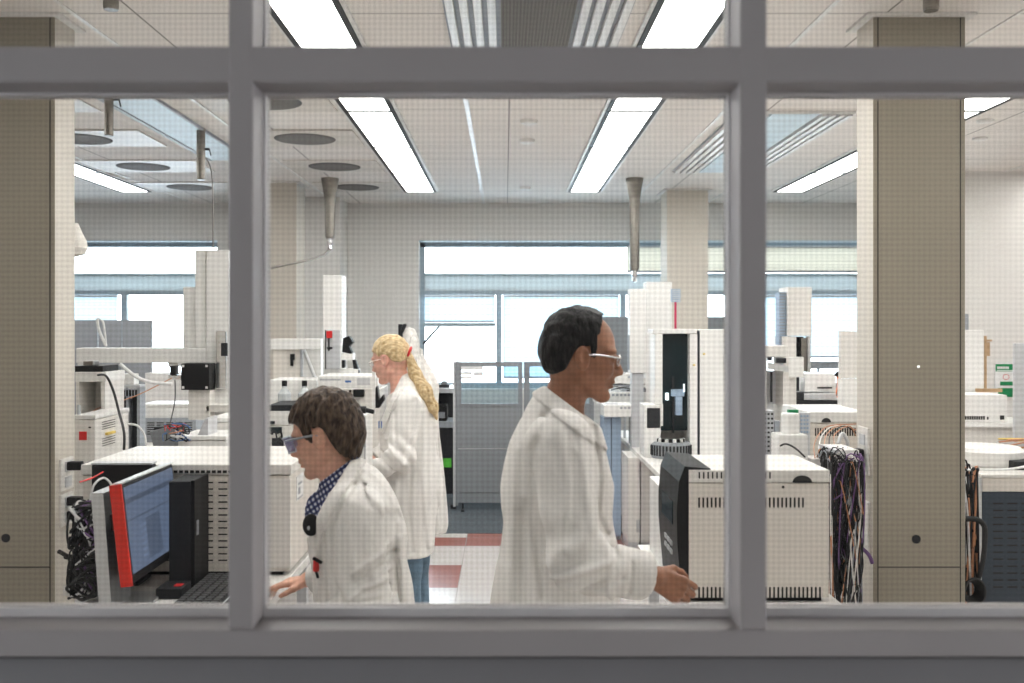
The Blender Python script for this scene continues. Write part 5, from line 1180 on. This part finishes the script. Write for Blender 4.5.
def make_person(name_label, root, J, ms, pants_mat='darktrousers', coat_hem=.55, seed=1, extra=None, h=.0042, sitting=False, female=False):
    """J: dict of joints in world coordinates"""
    t = T('person', name_label, 'person', root)
    hf, hw, s = head_frame(*J['head'])
    g = .9 if female else 1.0
    def torso(p, o=0.0):
        d = cone(p, J['neck'], J['chest'], .060 * g + o, .11 * g + o)
        R = J.get('R')
        d = smin(d, ell(p, J['chest'], (.118 * g + o, .172 * g + o, .19 + o), R), .06)
        d = smin(d, ell(p, J['waist'], (.112 * g + o, .150 * g + o, .17 + o), R), .08)
        d = smin(d, ell(p, J['pelvis'], (.122 * g + o, .165 * g + o, .14 + o)), .07)
        return d
    J['torso'] = torso
    def arms(p, o=0.0, stop=True):
        d = None
        for sd in ('n', 'f'):
            S_, E, W_ = J['sh' + sd], J['el' + sd], J['wr' + sd]
            a = smin(cone(p, S_, E, .052 * g + o, .040 * g + o * .9), cone(p, E, W_, .040 * g + o * .9, .026 * g + (o * .8 if stop else 0)), .03)
            d = a if d is None else np.minimum(d, a)
        return d
    def legs(p, o=0.0):
        d = None
        for sd in ('n', 'f'):
            Hh, K, A = J['hp' + sd], J['kn' + sd], J['an' + sd]
            a = smin(cone(p, Hh, K, .088 * g + o, .058 * g + o), cone(p, K, A, .058 * g + o, .036 * g + o * 1.4), .03)
            d = a if d is None else smin(d, a, .01)
        return d
    def body(p):
        d = torso(p); d = smin(d, arms(p), .04); d = smin(d, legs(p), .05)
        q = hf(p); d = smin(d, cone(p, J['skull'], J['neck'], .054 * g, .060 * g), .03)
        d = smin(d, head_sdf(q, not female) * s, .016)
        for sd, si in (('n', J['siden']), ('f', -J['siden'])):
            ha = J['hand' + sd]; d = smin(d, hand_sdf(p, J['wr' + sd], ha[0], ha[1], si, ha[2], .95 if not female else .88), .010)
        for sd in ('n', 'f'):
            A = np.array(J['an' + sd]); d = smin(d, cone(p, A + [0, 0, -.03], A + np.array(J['toe']) * .13 + [0, 0, -.045], .034, .026), .02)
        return d
    allp = np.array([J[k] for k in ('neck', 'chest', 'waist', 'pelvis', 'shn', 'shf', 'eln', 'elf', 'wrn', 'wrf', 'hpn', 'hpf', 'knn', 'knf', 'ann', 'anf')] + [J['head'][0]])
    lo = allp.min(0) - .22; hi = allp.max(0) + .22; lo[2] = max(lo[2], -.01)
    surface('body', body, lo, hi, h, ms, t)
    # trousers
    def pants(p):
        d = smin(legs(p, .012), ell(p, J['pelvis'], (.134 * g, .176 * g, .13)), .05)
        d = d - folds(p, .0035, seed + 5, .9)
        for sd in ('n', 'f'):
            A = J['an' + sd]; 
        return np.maximum(d, -(p[:, 2] - (min(J['ann'][2], J['anf'][2]) - .02)))
    pl = np.array([J[k] for k in ('pelvis', 'hpn', 'hpf', 'knn', 'knf', 'ann', 'anf')])
    surface('trousers', pants, pl.min(0) - .2, pl.max(0) + .2, .006, pants_mat, t)
    # shoes
    for sd in ('n', 'f'):
        A = np.array(J['an' + sd]); tv = np.array(J['toe'])
        def shoe(p, A=A):
            d = cone(p, A + [0, 0, -.035], A + tv * .15 + [0, 0, -.055], .045, .036); return smax(d, (A[2] - .088) - p[:, 2], .006)
        surface('shoe', shoe, A - [.25, .25, .12], A + [.25, .25, .05], .006, 'shoe', t)
    # coat
    cf = J['coat']
    def coat(p):
        o = cf.get('o', .024)
        d = torso(p, o)
        d = smin(d, cone(p, J['shn'], J['shf'], .066 * g, .066 * g), .05)
        if 'skirt' in cf:
            for (a, b_, ra, rb, sy) in cf['skirt']:
                q = p.copy(); a2 = np.array(a, float); b2 = np.array(b_, float); q[:, 1] = a2[1] + (q[:, 1] - a2[1]) / sy
                d = smin(d, cone(q, a2, b2, ra, rb), .06)
        d = smin(d, ell(p, J['pelvis'], (.152 * g, .192 * g, .16)), .05)
        if cf.get('legs'): d = smin(d, legs(p, .034), .04)
        sl = arms(p, cf.get('so', .024))
        ax = 0
        for sd in ('n', 'f'):
            E, S_, W_ = np.array(J['el' + sd]), np.array(J['sh' + sd]), np.array(J['wr' + sd])
            de = np.linalg.norm(p - E, axis=1); u = (W_ - S_) / np.linalg.norm(W_ - S_)
            t_ = (p - E) @ u
            sl = sl - .011 * np.exp(-(de / .10) ** 2) * np.sin(t_ * 80 + 1.5 * np.sin(p[:, 1] * 30 + p[:, 0] * 14))
        d = smin(d, sl, .022)
        d = d - folds(p, cf.get('fold', .0042), seed, cf.get('fs', .55))
        # front opening groove, lapel
        for (pts_, Yr, w_, am) in cf.get('creases', ()):
            cc = [np.array((X(a_, Yr), Z(b_, Yr))) for a_, b_ in pts_]; dm = None
            for i_ in range(len(cc) - 1):
                ab_ = cc[i_ + 1] - cc[i_]; q2 = p[:, [0, 2]] - cc[i_]; t2 = np.clip(q2 @ ab_ / (ab_ @ ab_), 0, 1); e_ = np.linalg.norm(q2 - t2[:, None] * ab_, axis=1)
                dm = e_ if dm is None else np.minimum(dm, e_)
            d = d - am * np.exp(-(dm / w_) ** 2) * (p[:, 1] < J['chest'][1])
        if 'mask' in cf: d = cf['mask'](p, d)
        # sleeves end before the hand
        for sd in ('n', 'f'):
            W_ = np.array(J['wr' + sd]); u = W_ - np.array(J['el' + sd]); u = u / np.linalg.norm(u)
            cut = (p - W_) @ u + .028
            near = np.linalg.norm(p - W_, axis=1) < .16
            d = np.where(near & (cut > 0), np.maximum(d, cut), d)
        d = np.maximum(d, cf['hem'] - p[:, 2])
        # neck hole
        d = smax(d, -cone(p, J['neckhole'][0], J['neckhole'][1], J['neckhole'][2], J['neckhole'][3]), .006)
        return d
    cl = np.array([J[k] for k in ('neck', 'chest', 'waist', 'shn', 'shf', 'eln', 'elf', 'wrn', 'wrf', 'pelvis')]); lo = cl.min(0) - .26; hi = cl.max(0) + .26; lo[2] = cf['hem'] - .02
    surface('lab_coat', coat, lo, hi, .005, 'coat', t)
    # collar band
    return t, hf, hw, s

def collar(t, hw_pts, m, name='collar', r=.006, hgt=.03): pass

def hair_short(t, H_, m, hairline, o=.012, seed=3, hs=.0032, lump=.004, nape=False):
    hf, hw, s = H_
    xs, zs = zip(*hairline)
    def f(p):
        q = hf(p)
        d = cranium(q, o)
        if nape: d = smin(d, cone(q, (-.052, 0, -.02), (-.040, 0, -.095), .060, .046), .02)
        top = sstep(q[:, 2], .04, .11); d = d - .006 * top
        w = q + .012 * np.sin(q[:, [2, 0, 1]] * 45 + seed)
        n = np.sin(w @ np.array([95, 40, 30.]) + seed) * np.sin(w @ np.array([-35, 110, 55.]) + 1.3) + .6 * np.sin(w @ np.array([190, -90, 60.]))
        d = d - lump * n
        zl = np.interp(q[:, 0], xs, zs)
        d = smax(d, (zl - q[:, 2]) * .75 + .0035 * np.sin(q[:, 0] * 330 + q[:, 1] * 240), .005)
        e = ell(np.stack([q[:, 0], np.abs(q[:, 1]), q[:, 2]], 1), (-.008, .085, -.008), (.026, .026, .037)); d = smax(d, -e, .003)
        return d * s
    c = hw((0, 0, .0)); return surface('hair', f, c - .17, c + .17, hs, m, t)
def brows(t, H_, m):
    hf, hw, s = H_; b = MB()
    for sg in (-1, 1):
        b.tube([hw(v) for v in ((.086, sg * .014, .020), (.0835, sg * .030, .026), (.071, sg * .047, .022))], [.0028, .0034, .0018], n=6)
    b.build('eyebrows', m, t)
def eyes(t, H_):
    hf, hw, s = H_
    for sg in (-1, 1):
        c = hw((.0735, sg * .031, .004)); r = .0128; b = MB()
        b.lathe(c, [(r * math.cos(a), r * math.sin(a)) for a in np.linspace(-1.5, 1.5, 10)], n=16); ob = b.build('eye', 'white', t)
        c2 = hw((.0815, sg * .032, .002)); b = MB(); b.lathe(c2, [(.0055 * math.cos(a), .0055 * math.sin(a)) for a in np.linspace(-1.5, 1.5, 6)], n=10); b.build('iris', 'softblack', t)
def glasses(t, H_, kind):
    hf, hw, s = H_; o = T
    if kind == 'goggles':
        b = MB()
        for sg in (-1, 1): b.tube(spline([hw(v) for v in ((.098, sg * .060, .014), (.060, sg * .079, .012), (.010, sg * .082, .008), (-.02, sg * .080, .0))], 6), .0035, n=6)
        b.build('temple', 'midgrey', t)
        b = MB(); arc = [(-.062, .080), (-.052, .104), (-.03, .116), (0, .119), (.03, .116), (.052, .104), (.062, .080)]
        top = [hw((x, y, .024)) for y, x in arc]; bot = [hw((x - .006, y, -.022 if abs(y) > .01 else -.008)) for y, x in arc]
        k = len(arc); b.add(top + bot, [(i, i + 1, i + 1 + k, i + k) for i in range(k - 1)], 0, True); lens = b.build('lens', 'lens_blue', t)
        md = lens.modifiers.new('thickness', 'SOLIDIFY'); md.thickness = .0018
        b = MB(); b.tube(spline([Vector(v) for v in top], 4), .0032, n=6); b.tube(spline([Vector(v) for v in bot], 4), .0024, n=6); 
        for sg, i in ((-1, 0), (1, k - 1)): b.tube([top[i], bot[i]], .0026, n=6)
        b.build('goggle_frame', 'clearframe', t)
        b = MB()
        for sg in (-1, 1):
            v = [hw(w_) for w_ in ((.082, sg * .064, .022), (.082, sg * .064, -.020), (.058, sg * .078, -.006), (.055, sg * .079, .018))]; b.add(v, [(0, 1, 2, 3)])
        b.build('side_shield', 'lens_blue', t)
    else:
        m = 'chrome'; th = .0016 if kind == 'thin' else .0030
        b = MB()
        for sg in (-1, 1):
            b.tube([hw((.094, sg * .032 + .020 * math.cos(a), .002 + .015 * math.sin(a))) for a in np.linspace(0, 2 * math.pi, 18)], th * .8, n=5)
            b.tube(spline([hw(v) for v in ((.094, sg * .054, .008), (.085, sg * .070, .010), (.02, sg * .080, .008), (-.015, sg * .080, .0))], 6), th, n=6)
        b.tube([hw((.096, -.012, .006)), hw((.098, 0, .008)), hw((.096, .012, .006))], th, n=5)
        b.build('glasses_frame', m, t)
        b = MB()
        for sg in (-1, 1):
            ring = [hw((.0942, sg * .032 + .019 * math.cos(a), .002 + .014 * math.sin(a))) for a in np.linspace(0, 2 * math.pi, 19)[:-1]]; b.add(ring, [tuple(range(18))])
        b.build('lens', 'lensglass', t)

def patch(t, f, pts, m, name, r, lo, hi, h=.004, label=None):
    pass

# --- seated man
cA = (-.532, 2.95, 1.330)
JA = dict(head=(cA, math.radians(180 - 9), math.radians(17), 0, 1.0), skull=(-.522, 2.95, 1.285), neck=(-.465, 2.95, 1.165),
          chest=(-.435, 2.95, 1.02), waist=(-.415, 2.95, .80), pelvis=(-.40, 2.95, .66),
          shn=(-.425, 2.785, 1.115), shf=(-.43, 3.115, 1.115), eln=(-.37, 2.70, .865), elf=(-.47, 3.24, .87), wrn=(-.60, 2.80, .80), wrf=(-.655, 3.36, .800),
          hpn=(-.42, 2.86, .62), hpf=(-.42, 3.04, .62), knn=(-.83, 2.84, .60), knf=(-.83, 3.06, .60), ann=(-.80, 2.84, .10), anf=(-.80, 3.06, .10), toe=(-1, 0, 0),
          siden=1, handn=((-1, .35, -.15), (0, 0, 1), .35), handf=((-1, .04, -.16), (0.05, 0, 1), .22), neckhole=((-.50, 2.95, 1.25), (-.475, 2.95, 1.12), .064, .060))
JA['siden'] = -1
def line_cut(p, a, b):
    # signed distance to the plane through a, b (x,z) seen from the side: positive in front of / above the lapel edge
    d = np.array([b[0] - a[0], b[1] - a[1]]); d /= np.linalg.norm(d); n = np.array([d[1], -d[0]]) 
    if n[1] < 0: n = -n
    return (p[:, 0] - a[0]) * n[0] + (p[:, 2] - a[1]) * n[1]
def lapel(p, d, a, b, zmin, w=.036, t=.006):
    u = line_cut(p, a, b)
    on = sstep(u, -w - .002, -w + .001) * sstep(p[:, 2], zmin - .01, zmin + .01)
    d = d - t * on
    return smax(d, np.where(p[:, 2] > zmin, u, -1.0), .003)
LA = ((-.447, 1.262), (-.560, 1.045))
CRA = [([(352, 488), (338, 520), (338, 560), (350, 600)], 2.78, .008, -.009), ([(392, 522), (391, 560), (397, 605)], 2.80, .010, -.010), ([(352, 500), (351, 530), (356, 560)], 2.74, .010, .007), ([(372, 505), (369, 540), (378, 572)], 2.74, .010, .007), ([(354, 592), (366, 582), (386, 578)], 2.72, .007, .010), ([(352, 603), (368, 594), (384, 594)], 2.72, .006, -.009), ([(358, 578), (372, 568), (390, 562)], 2.72, .006, -.008), ([(356, 569), (368, 560), (384, 552)], 2.72, .007, .007), ([(328, 520), (326, 560), (330, 605)], 2.80, .006, -.007), ([(360, 478), (380, 498), (388, 512)], 2.82, .007, .006), ([(362, 488), (374, 505)], 2.78, .005, -.006), ([(401, 540), (402, 600)], 2.85, .007, .006), ([(320, 545), (319, 600)], 2.85, .006, .005)]
CRB = [([(404, 392), (396, 410), (398, 440)], 4.85, .010, -.009), ([(416, 400), (414, 430), (404, 458)], 4.85, .012, -.010), ([(385, 440), (398, 452), (406, 462)], 4.8, .010, .010), ([(378, 455), (390, 464), (398, 470)], 4.8, .009, -.010), ([(425, 410), (424, 470), (430, 545)], 4.9, .012, .010), ([(412, 465), (410, 510), (414, 548)], 4.9, .012, -.010), ([(398, 480), (397, 545)], 4.9, .012, .009), ([(434, 430), (437, 545)], 4.9, .010, -.008)]
CRC = [([(548, 418), (534, 450), (533, 520), (545, 600)], 2.55, .012, -.012), ([(598, 432), (603, 480), (600, 520), (612, 545)], 2.55, .010, -.012), ([(560, 430), (566, 480), (560, 540)], 2.5, .012, .010), ([(580, 428), (584, 480), (588, 520)], 2.5, .010, .008), ([(548, 575), (575, 562), (604, 556)], 2.46, .009, .011), ([(556, 592), (585, 580), (620, 574)], 2.46, .008, -.010), ([(610, 556), (606, 580), (612, 602)], 2.46, .008, .009), ([(630, 560), (627, 590)], 2.48, .006, -.008), ([(515, 450), (512, 520), (508, 600)], 2.65, .012, .010), ([(524, 500), (522, 600)], 2.65, .010, -.010), ([(620, 470), (628, 530)], 2.65, .008, .008)]
def maskA(p, d): return lapel(p, d, LA[0], LA[1], 1.03, .038, .010)
JA['coat'] = dict(o=.026, so=.034, hem=.50, fold=.0075, fs=.5, mask=maskA, creases=CRA, skirt=[((-.42, 2.95, .85), (-.42, 2.95, .58), .135, .17, 1.15)])
tA, hf, hw, s = make_person('seated man with brown hair and safety goggles in a white lab coat', (-.40, 2.95, .0), JA, 'skin_light', seed=4)
HA = (hf, hw, s)
hair_short(tA, HA, 'hair_brown', [(-.12, -.085), (-.070, -.092), (-.048, -.070), (-.034, -.01), (-.026, .018), (.008, .030), (.012, -.014), (.030, -.004), (.042, .040), (.068, .058), (.095, .062)], o=.012, lump=.0034, nape=True)
brows(tA, HA, 'hair_brown'); glasses(tA, HA, 'goggles')
# checked shirt collar
def shirtA(p):
    d = smin(cone(p, (-.487, 2.95, 1.235), JA['neck'], .064, .074), JA['torso'](p, .012), .02)
    d = smin(d, ell(p, (-.555, 2.93, 1.105), (.030, .05, .055)), .02)
    up = line_cut(p, (-.44, 1.268), (-.60, 1.150)); return smax(d, up, .003)
_sA = shirtA
def shirtA(p): return np.maximum(np.maximum(_sA(p), p[:, 0] + .425), 1.06 - p[:, 2])
surface('shirt', shirtA, (-.68, 2.76, .98), (-.30, 3.14, 1.30), .004, 'plaid', tA)
def near_front(px, py, Y): return P(px, py, Y)
b = MB(); c = P(311, 525, 2.80); b.lathe((0, 0, 0), [(.0, -.012), (.024, -.010), (.031, -.002), (.030, .008), (.018, .013), (.0, .014)], n=24)
vv = [Matrix.Rotation(math.radians(15), 3, 'Z') @ Matrix.Rotation(math.radians(80), 3, 'X') @ Vector((v[0] * .75, v[1] * 1.0, v[2])) + Vector(c) for v in b.v]; b.v = [tuple(v) for v in vv]
tt = T('clip_on_badge', 'black rounded clip-on device on the chest of the seated man', 'device', c)
b.build('casing', 'black', tt); MB().lathe((c[0] - .004, c[1] - .014, c[2] - .012), [(.003, 0), (.005, .006), (.003, .012)], n=8).build('badge_light', 'lightgrey', tt)
c = P(315, 568, 2.80); tt = T('pocket_pen', 'red and black pen clipped to the seated man\'s coat', 'pen', c)
MB().tube([P(316, 558, 2.80), P(316, 571, 2.80)], [.008, .009]).build('cap', 'redplastic', tt); MB().tube([P(316, 571.2, 2.80), P(318, 578, 2.80)], .004).tube([P(313, 558, 2.79), P(322, 563, 2.79)], .005).build('clip', 'black', tt)
# stool
tt = T('lab_stool', 'dark lab stool under the seated man', 'stool', (-.38, 2.95, 0))
MB().lathe((-.38, 2.95, .44), [(.16, 0), (.19, .02), (.19, .05), (.17, .065)], n=30).build('seat', 'softblack', tt)
MB().lathe((-.38, 2.95, .06), [(.03, 0), (.03, .2), (.022, .21), (.022, .379)], n=14).build('gas_column', 'chrome', tt)
for k in range(5):
    a = k * 2 * math.pi / 5
    MB().tube([(-.38, 2.95, .09), (-.38 + .27 * math.cos(a), 2.95 + .27 * math.sin(a), .06)], [.02, .014]).tube([(-.38 + .27 * math.cos(a), 2.94 + .27 * math.sin(a), .027), (-.38 + .27 * math.cos(a), 2.96 + .27 * math.sin(a), .027)], .026, n=12).build('leg', 'alu', tt)

# --- woman
cB = (-.575, 5.0, 1.482)
JB = dict(head=(cB, math.radians(180 - 22), math.radians(16), 0, .95), skull=(-.548, 5.0, 1.44), neck=(-.505, 5.0, 1.325),
          chest=(-.485, 5.0, 1.16), waist=(-.475, 5.0, .98), pelvis=(-.465, 5.0, .86), shn=(-.475, 4.84, 1.27), shf=(-.50, 5.16, 1.27),
          eln=(-.50, 4.77, 1.02), elf=(-.58, 5.22, 1.02), wrn=(-.70, 4.82, .925), wrf=(-.69, 5.14, .95),
          hpn=(-.465, 4.92, .82), hpf=(-.465, 5.08, .82), knn=(-.475, 4.91, .46), knf=(-.45, 5.09, .46), ann=(-.46, 4.91, .09), anf=(-.43, 5.09, .09), toe=(-1, 0, 0),
          siden=-1, handn=((-1, .1, -.1), (0, 0, 1), .3), handf=((-1, -.5, -.2), (0, 0, 1), .9), neckhole=((-.54, 5.0, 1.40), (-.52, 5.0, 1.26), .052, .046))
LB = ((-.500, 1.425), (-.630, 1.14))
def maskB(p, d): return lapel(p, d, LB[0], LB[1], 1.12, .034, .006)
JB['coat'] = dict(legs=True, o=.032, so=.036, hem=.525, fold=.0075, fs=.5, mask=maskB, creases=CRB, skirt=[((-.48, 5.0, .95), (-.485, 5.0, .50), .135, .135, 1.2)])
tB, hf, hw, s = make_person('blonde woman with a ponytail in a long white lab coat leaning over the bench', (-.46, 5.0, 0), JB, 'skin_pink', 'jeans', seed=8, h=.0045, female=True)
HB = (hf, hw, s)
tB_line = [(-.12, -.02), (-.08, -.035), (-.05, -.02), (-.03, .020), (.0, .030), (.02, .022), (.04, .048), (.07, .064), (.095, .068)]
def hairB(p):
    q = hf(p); d = cranium(q, .009); d = d - .0012 * np.sin(q[:, 2] * 160 + q[:, 0] * 60) - .003 * sstep(q[:, 2], .05, .12)
    zl = np.interp(q[:, 0], [a for a, b_ in tB_line], [b_ for a, b_ in tB_line]); d = smax(d, (zl - q[:, 2]) * .75, .006)
    e = ell(np.stack([q[:, 0], np.abs(q[:, 1]), q[:, 2]], 1), (-.006, .080, -.010), (.018, .018, .028)); d = smax(d, -e, .003)
    d = smin(d, ell(q, (-.105, -.0, .012), (.022, .020, .020)), .012)
    return d * s
c = hw((0, 0, 0)); surface('hair', hairB, c - .17, c + .17, .0034, 'hair_blonde', tB)
tie = hw((-.122, 0, .006))
b = MB(); b.tube([tie + np.array((0, .022 * math.cos(a), .024 * math.sin(a))) + np.array((.008 * math.sin(a), 0, 0)) for a in np.linspace(0, 6.28, 20)], .006, n=8); b.build('hair_tie', 'redplastic', tB); b = MB()
def tail(p):
    pts = [tie + np.array((-.01, 0, 0)), np.array((-.445, 4.96, 1.41)), np.array((-.395, 4.93, 1.33)), np.array((-.355, 4.93, 1.25)), np.array((-.335, 4.94, 1.19))]
    r = [.018, .031, .033, .024, .006]; d = None
    for i in range(4):
        g_ = cone(p, pts[i], pts[i + 1], r[i], r[i + 1]); d = g_ if d is None else smin(d, g_, .02)
    return d - .0018 * np.sin(p[:, 1] * 260 + p[:, 0] * 190 + 60 * p[:, 2]) * sstep(1.45 - p[:, 2], 0, .1)
surface('ponytail', tail, (-.62, 4.82, 1.12), (-.26, 5.1, 1.56), .0038, 'hair_blonde', tB)
brows(tB, HB, 'hair_blonde'); glasses(tB, HB, 'thin')
def bandB(p):
    d = cone(p, (-.515, 5.0, 1.345), (-.515, 5.0, 1.27), .066, .080); d = smax(d, -cone(p, (-.517, 5.0, 1.37), (-.517, 5.0, 1.24), .058, .068), .003)
    pl = (p[:, 2] - 1.335) * .82 + (p[:, 0] + .52) * -.57; d = smax(d, pl - .010, .004)
    return d
surface('coat_collar', bandB, (-.66, 4.87, 1.20), (-.40, 5.13, 1.42), .0045, 'coat', tB)
c = P(380, 424, 4.83)
tt = T('pocket_pens', 'blue pens in the breast pocket of the blonde woman', 'pens', c)
for k in range(2): MB().tube([P(379 + 2.5 * k, 421, 4.82), P(379 + 2.5 * k, 428, 4.82)], .0032).build('pen', 'bluecable', tt)

# --- walking man
cC = (.212, 2.75, 1.568)
JC = dict(head=(cC, math.radians(4), math.radians(9), 0, 1.02), skull=(.185, 2.75, 1.51), neck=(.145, 2.75, 1.40),
          chest=(.145, 2.75, 1.21), waist=(.150, 2.75, .99), pelvis=(.14, 2.75, .88), shn=(.135, 2.575, 1.335), shf=(.145, 2.925, 1.335),
          eln=(.175, 2.44, 1.075), elf=(.13, 2.98, 1.06), wrn=(.375, 2.53, 1.015), wrf=(.17, 2.98, .84),
          hpn=(.14, 2.66, .86), hpf=(.14, 2.84, .86), knn=(.05, 2.66, .46), knf=(.30, 2.84, .48), ann=(-.18, 2.66, .13), anf=(.38, 2.84, .09), toe=(1, 0, 0),
          siden=1, handn=((.85, .12, -.45), (0.1, -1, .3), .55), handf=((.2, 0, -1), (0, 1, 0), .4), neckhole=((.185, 2.75, 1.47), (.17, 2.75, 1.34), .064, .055))
LC = ((.09, 1.50), (.315, 1.335))
def maskC(p, d): return lapel(p, d, LC[0], LC[1], 1.30, .040, .007)
JC['coat'] = dict(legs=True, o=.032, so=.038, hem=.50, fold=.0075, fs=.45, mask=maskC, creases=CRC, skirt=[((.15, 2.75, 1.0), (.13, 2.75, .55), .15, .20, 1.1)])
tC, hf, hw, s = make_person('balding dark-haired man with glasses in a white lab coat walking to the right', (.14, 2.75, 0), JC, 'skin_brown', seed=12)
HC = (hf, hw, s)
hair_short(tC, HC, 'hair_black', [(-.12, -.052), (-.075, -.058), (-.045, -.040), (-.030, .012), (.008, .028), (.014, -.004), (.026, .004), (.026, .05), (.030, .085), (.034, .12), (.095, .14)], o=.008, lump=.0015)
brows(tC, HC, 'hair_black'); glasses(tC, HC, 'thick')
def bandC(p):
    d = cone(p, (.160, 2.75, 1.425), (.165, 2.75, 1.34), .074, .092); d = smax(d, -cone(p, (.165, 2.75, 1.45), (.165, 2.75, 1.32), .066, .080), .003)
    pl = (p[:, 2] - 1.415) * .82 + (p[:, 0] - .16) * .57; d = smax(d, pl - .010, .004)
    return smax(d, p[:, 0] - (.245 - (p[:, 2] - 1.34) * .1), .004)
surface('coat_collar', bandC, (.02, 2.62, 1.26), (.32, 2.88, 1.50), .0045, 'coat', tC)

# hanging lab coat behind the woman
tt = T('hanging_lab_coat', 'white lab coat hanging on a dark stand behind the blonde woman', 'lab coat', (-.46, 5.75, .0))
def hang(p):
    q = p.copy(); q[:, 1] = 5.75 + (q[:, 1] - 5.75) * 1.25
    d = cone(q, (-.55, 5.75, 1.60), (-.50, 5.75, 1.30), .03, .095); d = smin(d, cone(q, (-.50, 5.75, 1.30), (-.46, 5.75, .52), .095, .125), .08)
    a = np.arctan2(p[:, 1] - 5.75, p[:, 0] + .49); d = d - .010 * np.sin(a * 9 + p[:, 2] * 3) - .004 * np.sin(a * 23 - p[:, 2] * 5)
    return np.maximum(d, .46 - p[:, 2])
surface('cloth', hang, (-.75, 5.45, .42), (-.15, 6.05, 1.68), .0075, 'coat', tt)
MB().tube([(-.60, 5.75, .03), (-.60, 5.75, 1.66)], .014).tube([(-.60, 5.75, 1.60), (-.57, 5.72, 1.66)], .010).build('stand_pole', 'softblack', tt)
MB().lathe((-.60, 5.75, 0), [(.2, 0), (.2, .02), (.03, .03)], n=24).build('stand_base', 'softblack', tt)
#PEOPLE_END#

# ------------------------------------------------------------------ sub-parts hang under the part they belong to
SUB = {'key': 'base', 'vial': 'vial_carousel', 'cap': 'flask', 'display': ('front_panel', 'housing'), 'button': 'front_panel', 'socket': 'plate', 'red_sticker': 'case', 'drive_slot': 'front_bezel',
       'side_shield': 'goggle_frame', 'lens': ('goggle_frame', 'glasses_frame'), 'handle': ('body', 'housing'), 'ports': 'housing', 'rating_label': 'housing', 'vent_grille': 'housing', 'button_row': 'housing', 'blue_logo_plate': 'housing', 'brass_fitting': 'housing', 'red_switch': 'housing', 'screw': 'housing',
       'green_sticker': 'front_panel', 'stay_arm': 'sash_rail', 'hinge': 'stand_neck', 'palm_strip': 'base', 'lettering': 'green_fields', 'pictogram_ring': 'backing', 'small_button': 'tray_body', 'yellow_dot': ('housing', 'right_post'), 'hair_tie': 'hair', 'ponytail': 'hair', 'iris': 'eye', 'red_carriage': 'glass_front', 'needle': 'glass_front', 'work_light': 'gripper_head', 'latch': 'guide_rail', 'door_seam': ('housing', 'body'), 'green_terminal': 'block', 'foot': 'frame', 'bottom_rail': 'blind_fabric', 'badge_light': 'casing', 'slot': 'case'}
for r_ in [o for o in list(C.objects) if o.parent is None and o.type == 'EMPTY']:
    ch = {}
    for c_ in r_.children: ch.setdefault(c_.name.split('.')[0], c_)
    for c_ in list(r_.children):
        tg = SUB.get(c_.name.split('.')[0])
        for tn in ((tg,) if isinstance(tg, str) else (tg or ())):
            if tn in ch and ch[tn] is not c_: c_.parent = ch[tn]; break
# ------------------------------------------------------------------ lights, world, camera
w = bpy.data.worlds.new('overcast_sky'); bpy.context.scene.world = w; w.use_nodes = True
nt = w.node_tree; bg = nt.nodes['Background']
tc = nt.nodes.new('ShaderNodeTexCoord'); sp = nt.nodes.new('ShaderNodeSeparateXYZ'); nt.links.new(tc.outputs['Generated'], sp.inputs[0])
r = nt.nodes.new('ShaderNodeValToRGB'); r.color_ramp.elements[0].position = .35; r.color_ramp.elements[0].color = (.75, .82, .88, 1); r.color_ramp.elements[1].position = .6; r.color_ramp.elements[1].color = (.92, .97, 1, 1)
mr = nt.nodes.new('ShaderNodeMath'); mr.operation = 'MULTIPLY_ADD'; mr.inputs[1].default_value = .5; mr.inputs[2].default_value = .5
nt.links.new(sp.outputs[2], mr.inputs[0]); nt.links.new(mr.outputs[0], r.inputs['Fac']); nt.links.new(r.outputs['Color'], bg.inputs['Color'])
bg.inputs['Strength'].default_value = 6.0
# added light behind the camera, with its stand and housing, to brighten the frame
t = T('added_frame_lamp', 'added low light for the window frame, unseen to the right behind the viewer', 'lamp', (1.25, -.4, 0))
MB().lathe((1.25, -.42, 0), [(.12, 0), (.12, .02), (.02, .03), (.02, .40)]).build('stand', 'midgrey', t)
MB().box(1.12, 1.38, -.44, -.40, .38, .62, 0, .01).build('housing', 'white', t)
L = bpy.data.lights.new('added_frame_light', 'AREA'); L.shape = 'RECTANGLE'; L.size = .22; L.size_y = .22; L.energy = 1.9; L.color = (1.0, .88, .85)
lo = bpy.data.objects.new('added_frame_light', L); C.objects.link(lo); lo.location = (0, .02, .5); lo.parent = t; lo.rotation_euler = (math.radians(115), 0, math.radians(25))
cam = bpy.data.cameras.new('camera'); co = bpy.data.objects.new('camera', cam); C.objects.link(co)
co.location = (0, 0, EYE); co.rotation_euler = (math.radians(90), 0, 0)
cam.sensor_width = 36; cam.lens = 36 * F / 1024
cam.shift_x = (512 - VX) / 1024; cam.shift_y = -(341.5 - VY) / 1024
cam.clip_start = .05; cam.dof.use_dof = True; cam.dof.focus_distance = 4.6; cam.dof.aperture_fstop = 4.8
sc = bpy.context.scene; sc.camera = co
sc.view_settings.view_transform = 'Standard'; sc.view_settings.look = 'None'; sc.view_settings.gamma = 1; sc.view_settings.use_curve_mapping = False
sc.view_settings.exposure = 0.87
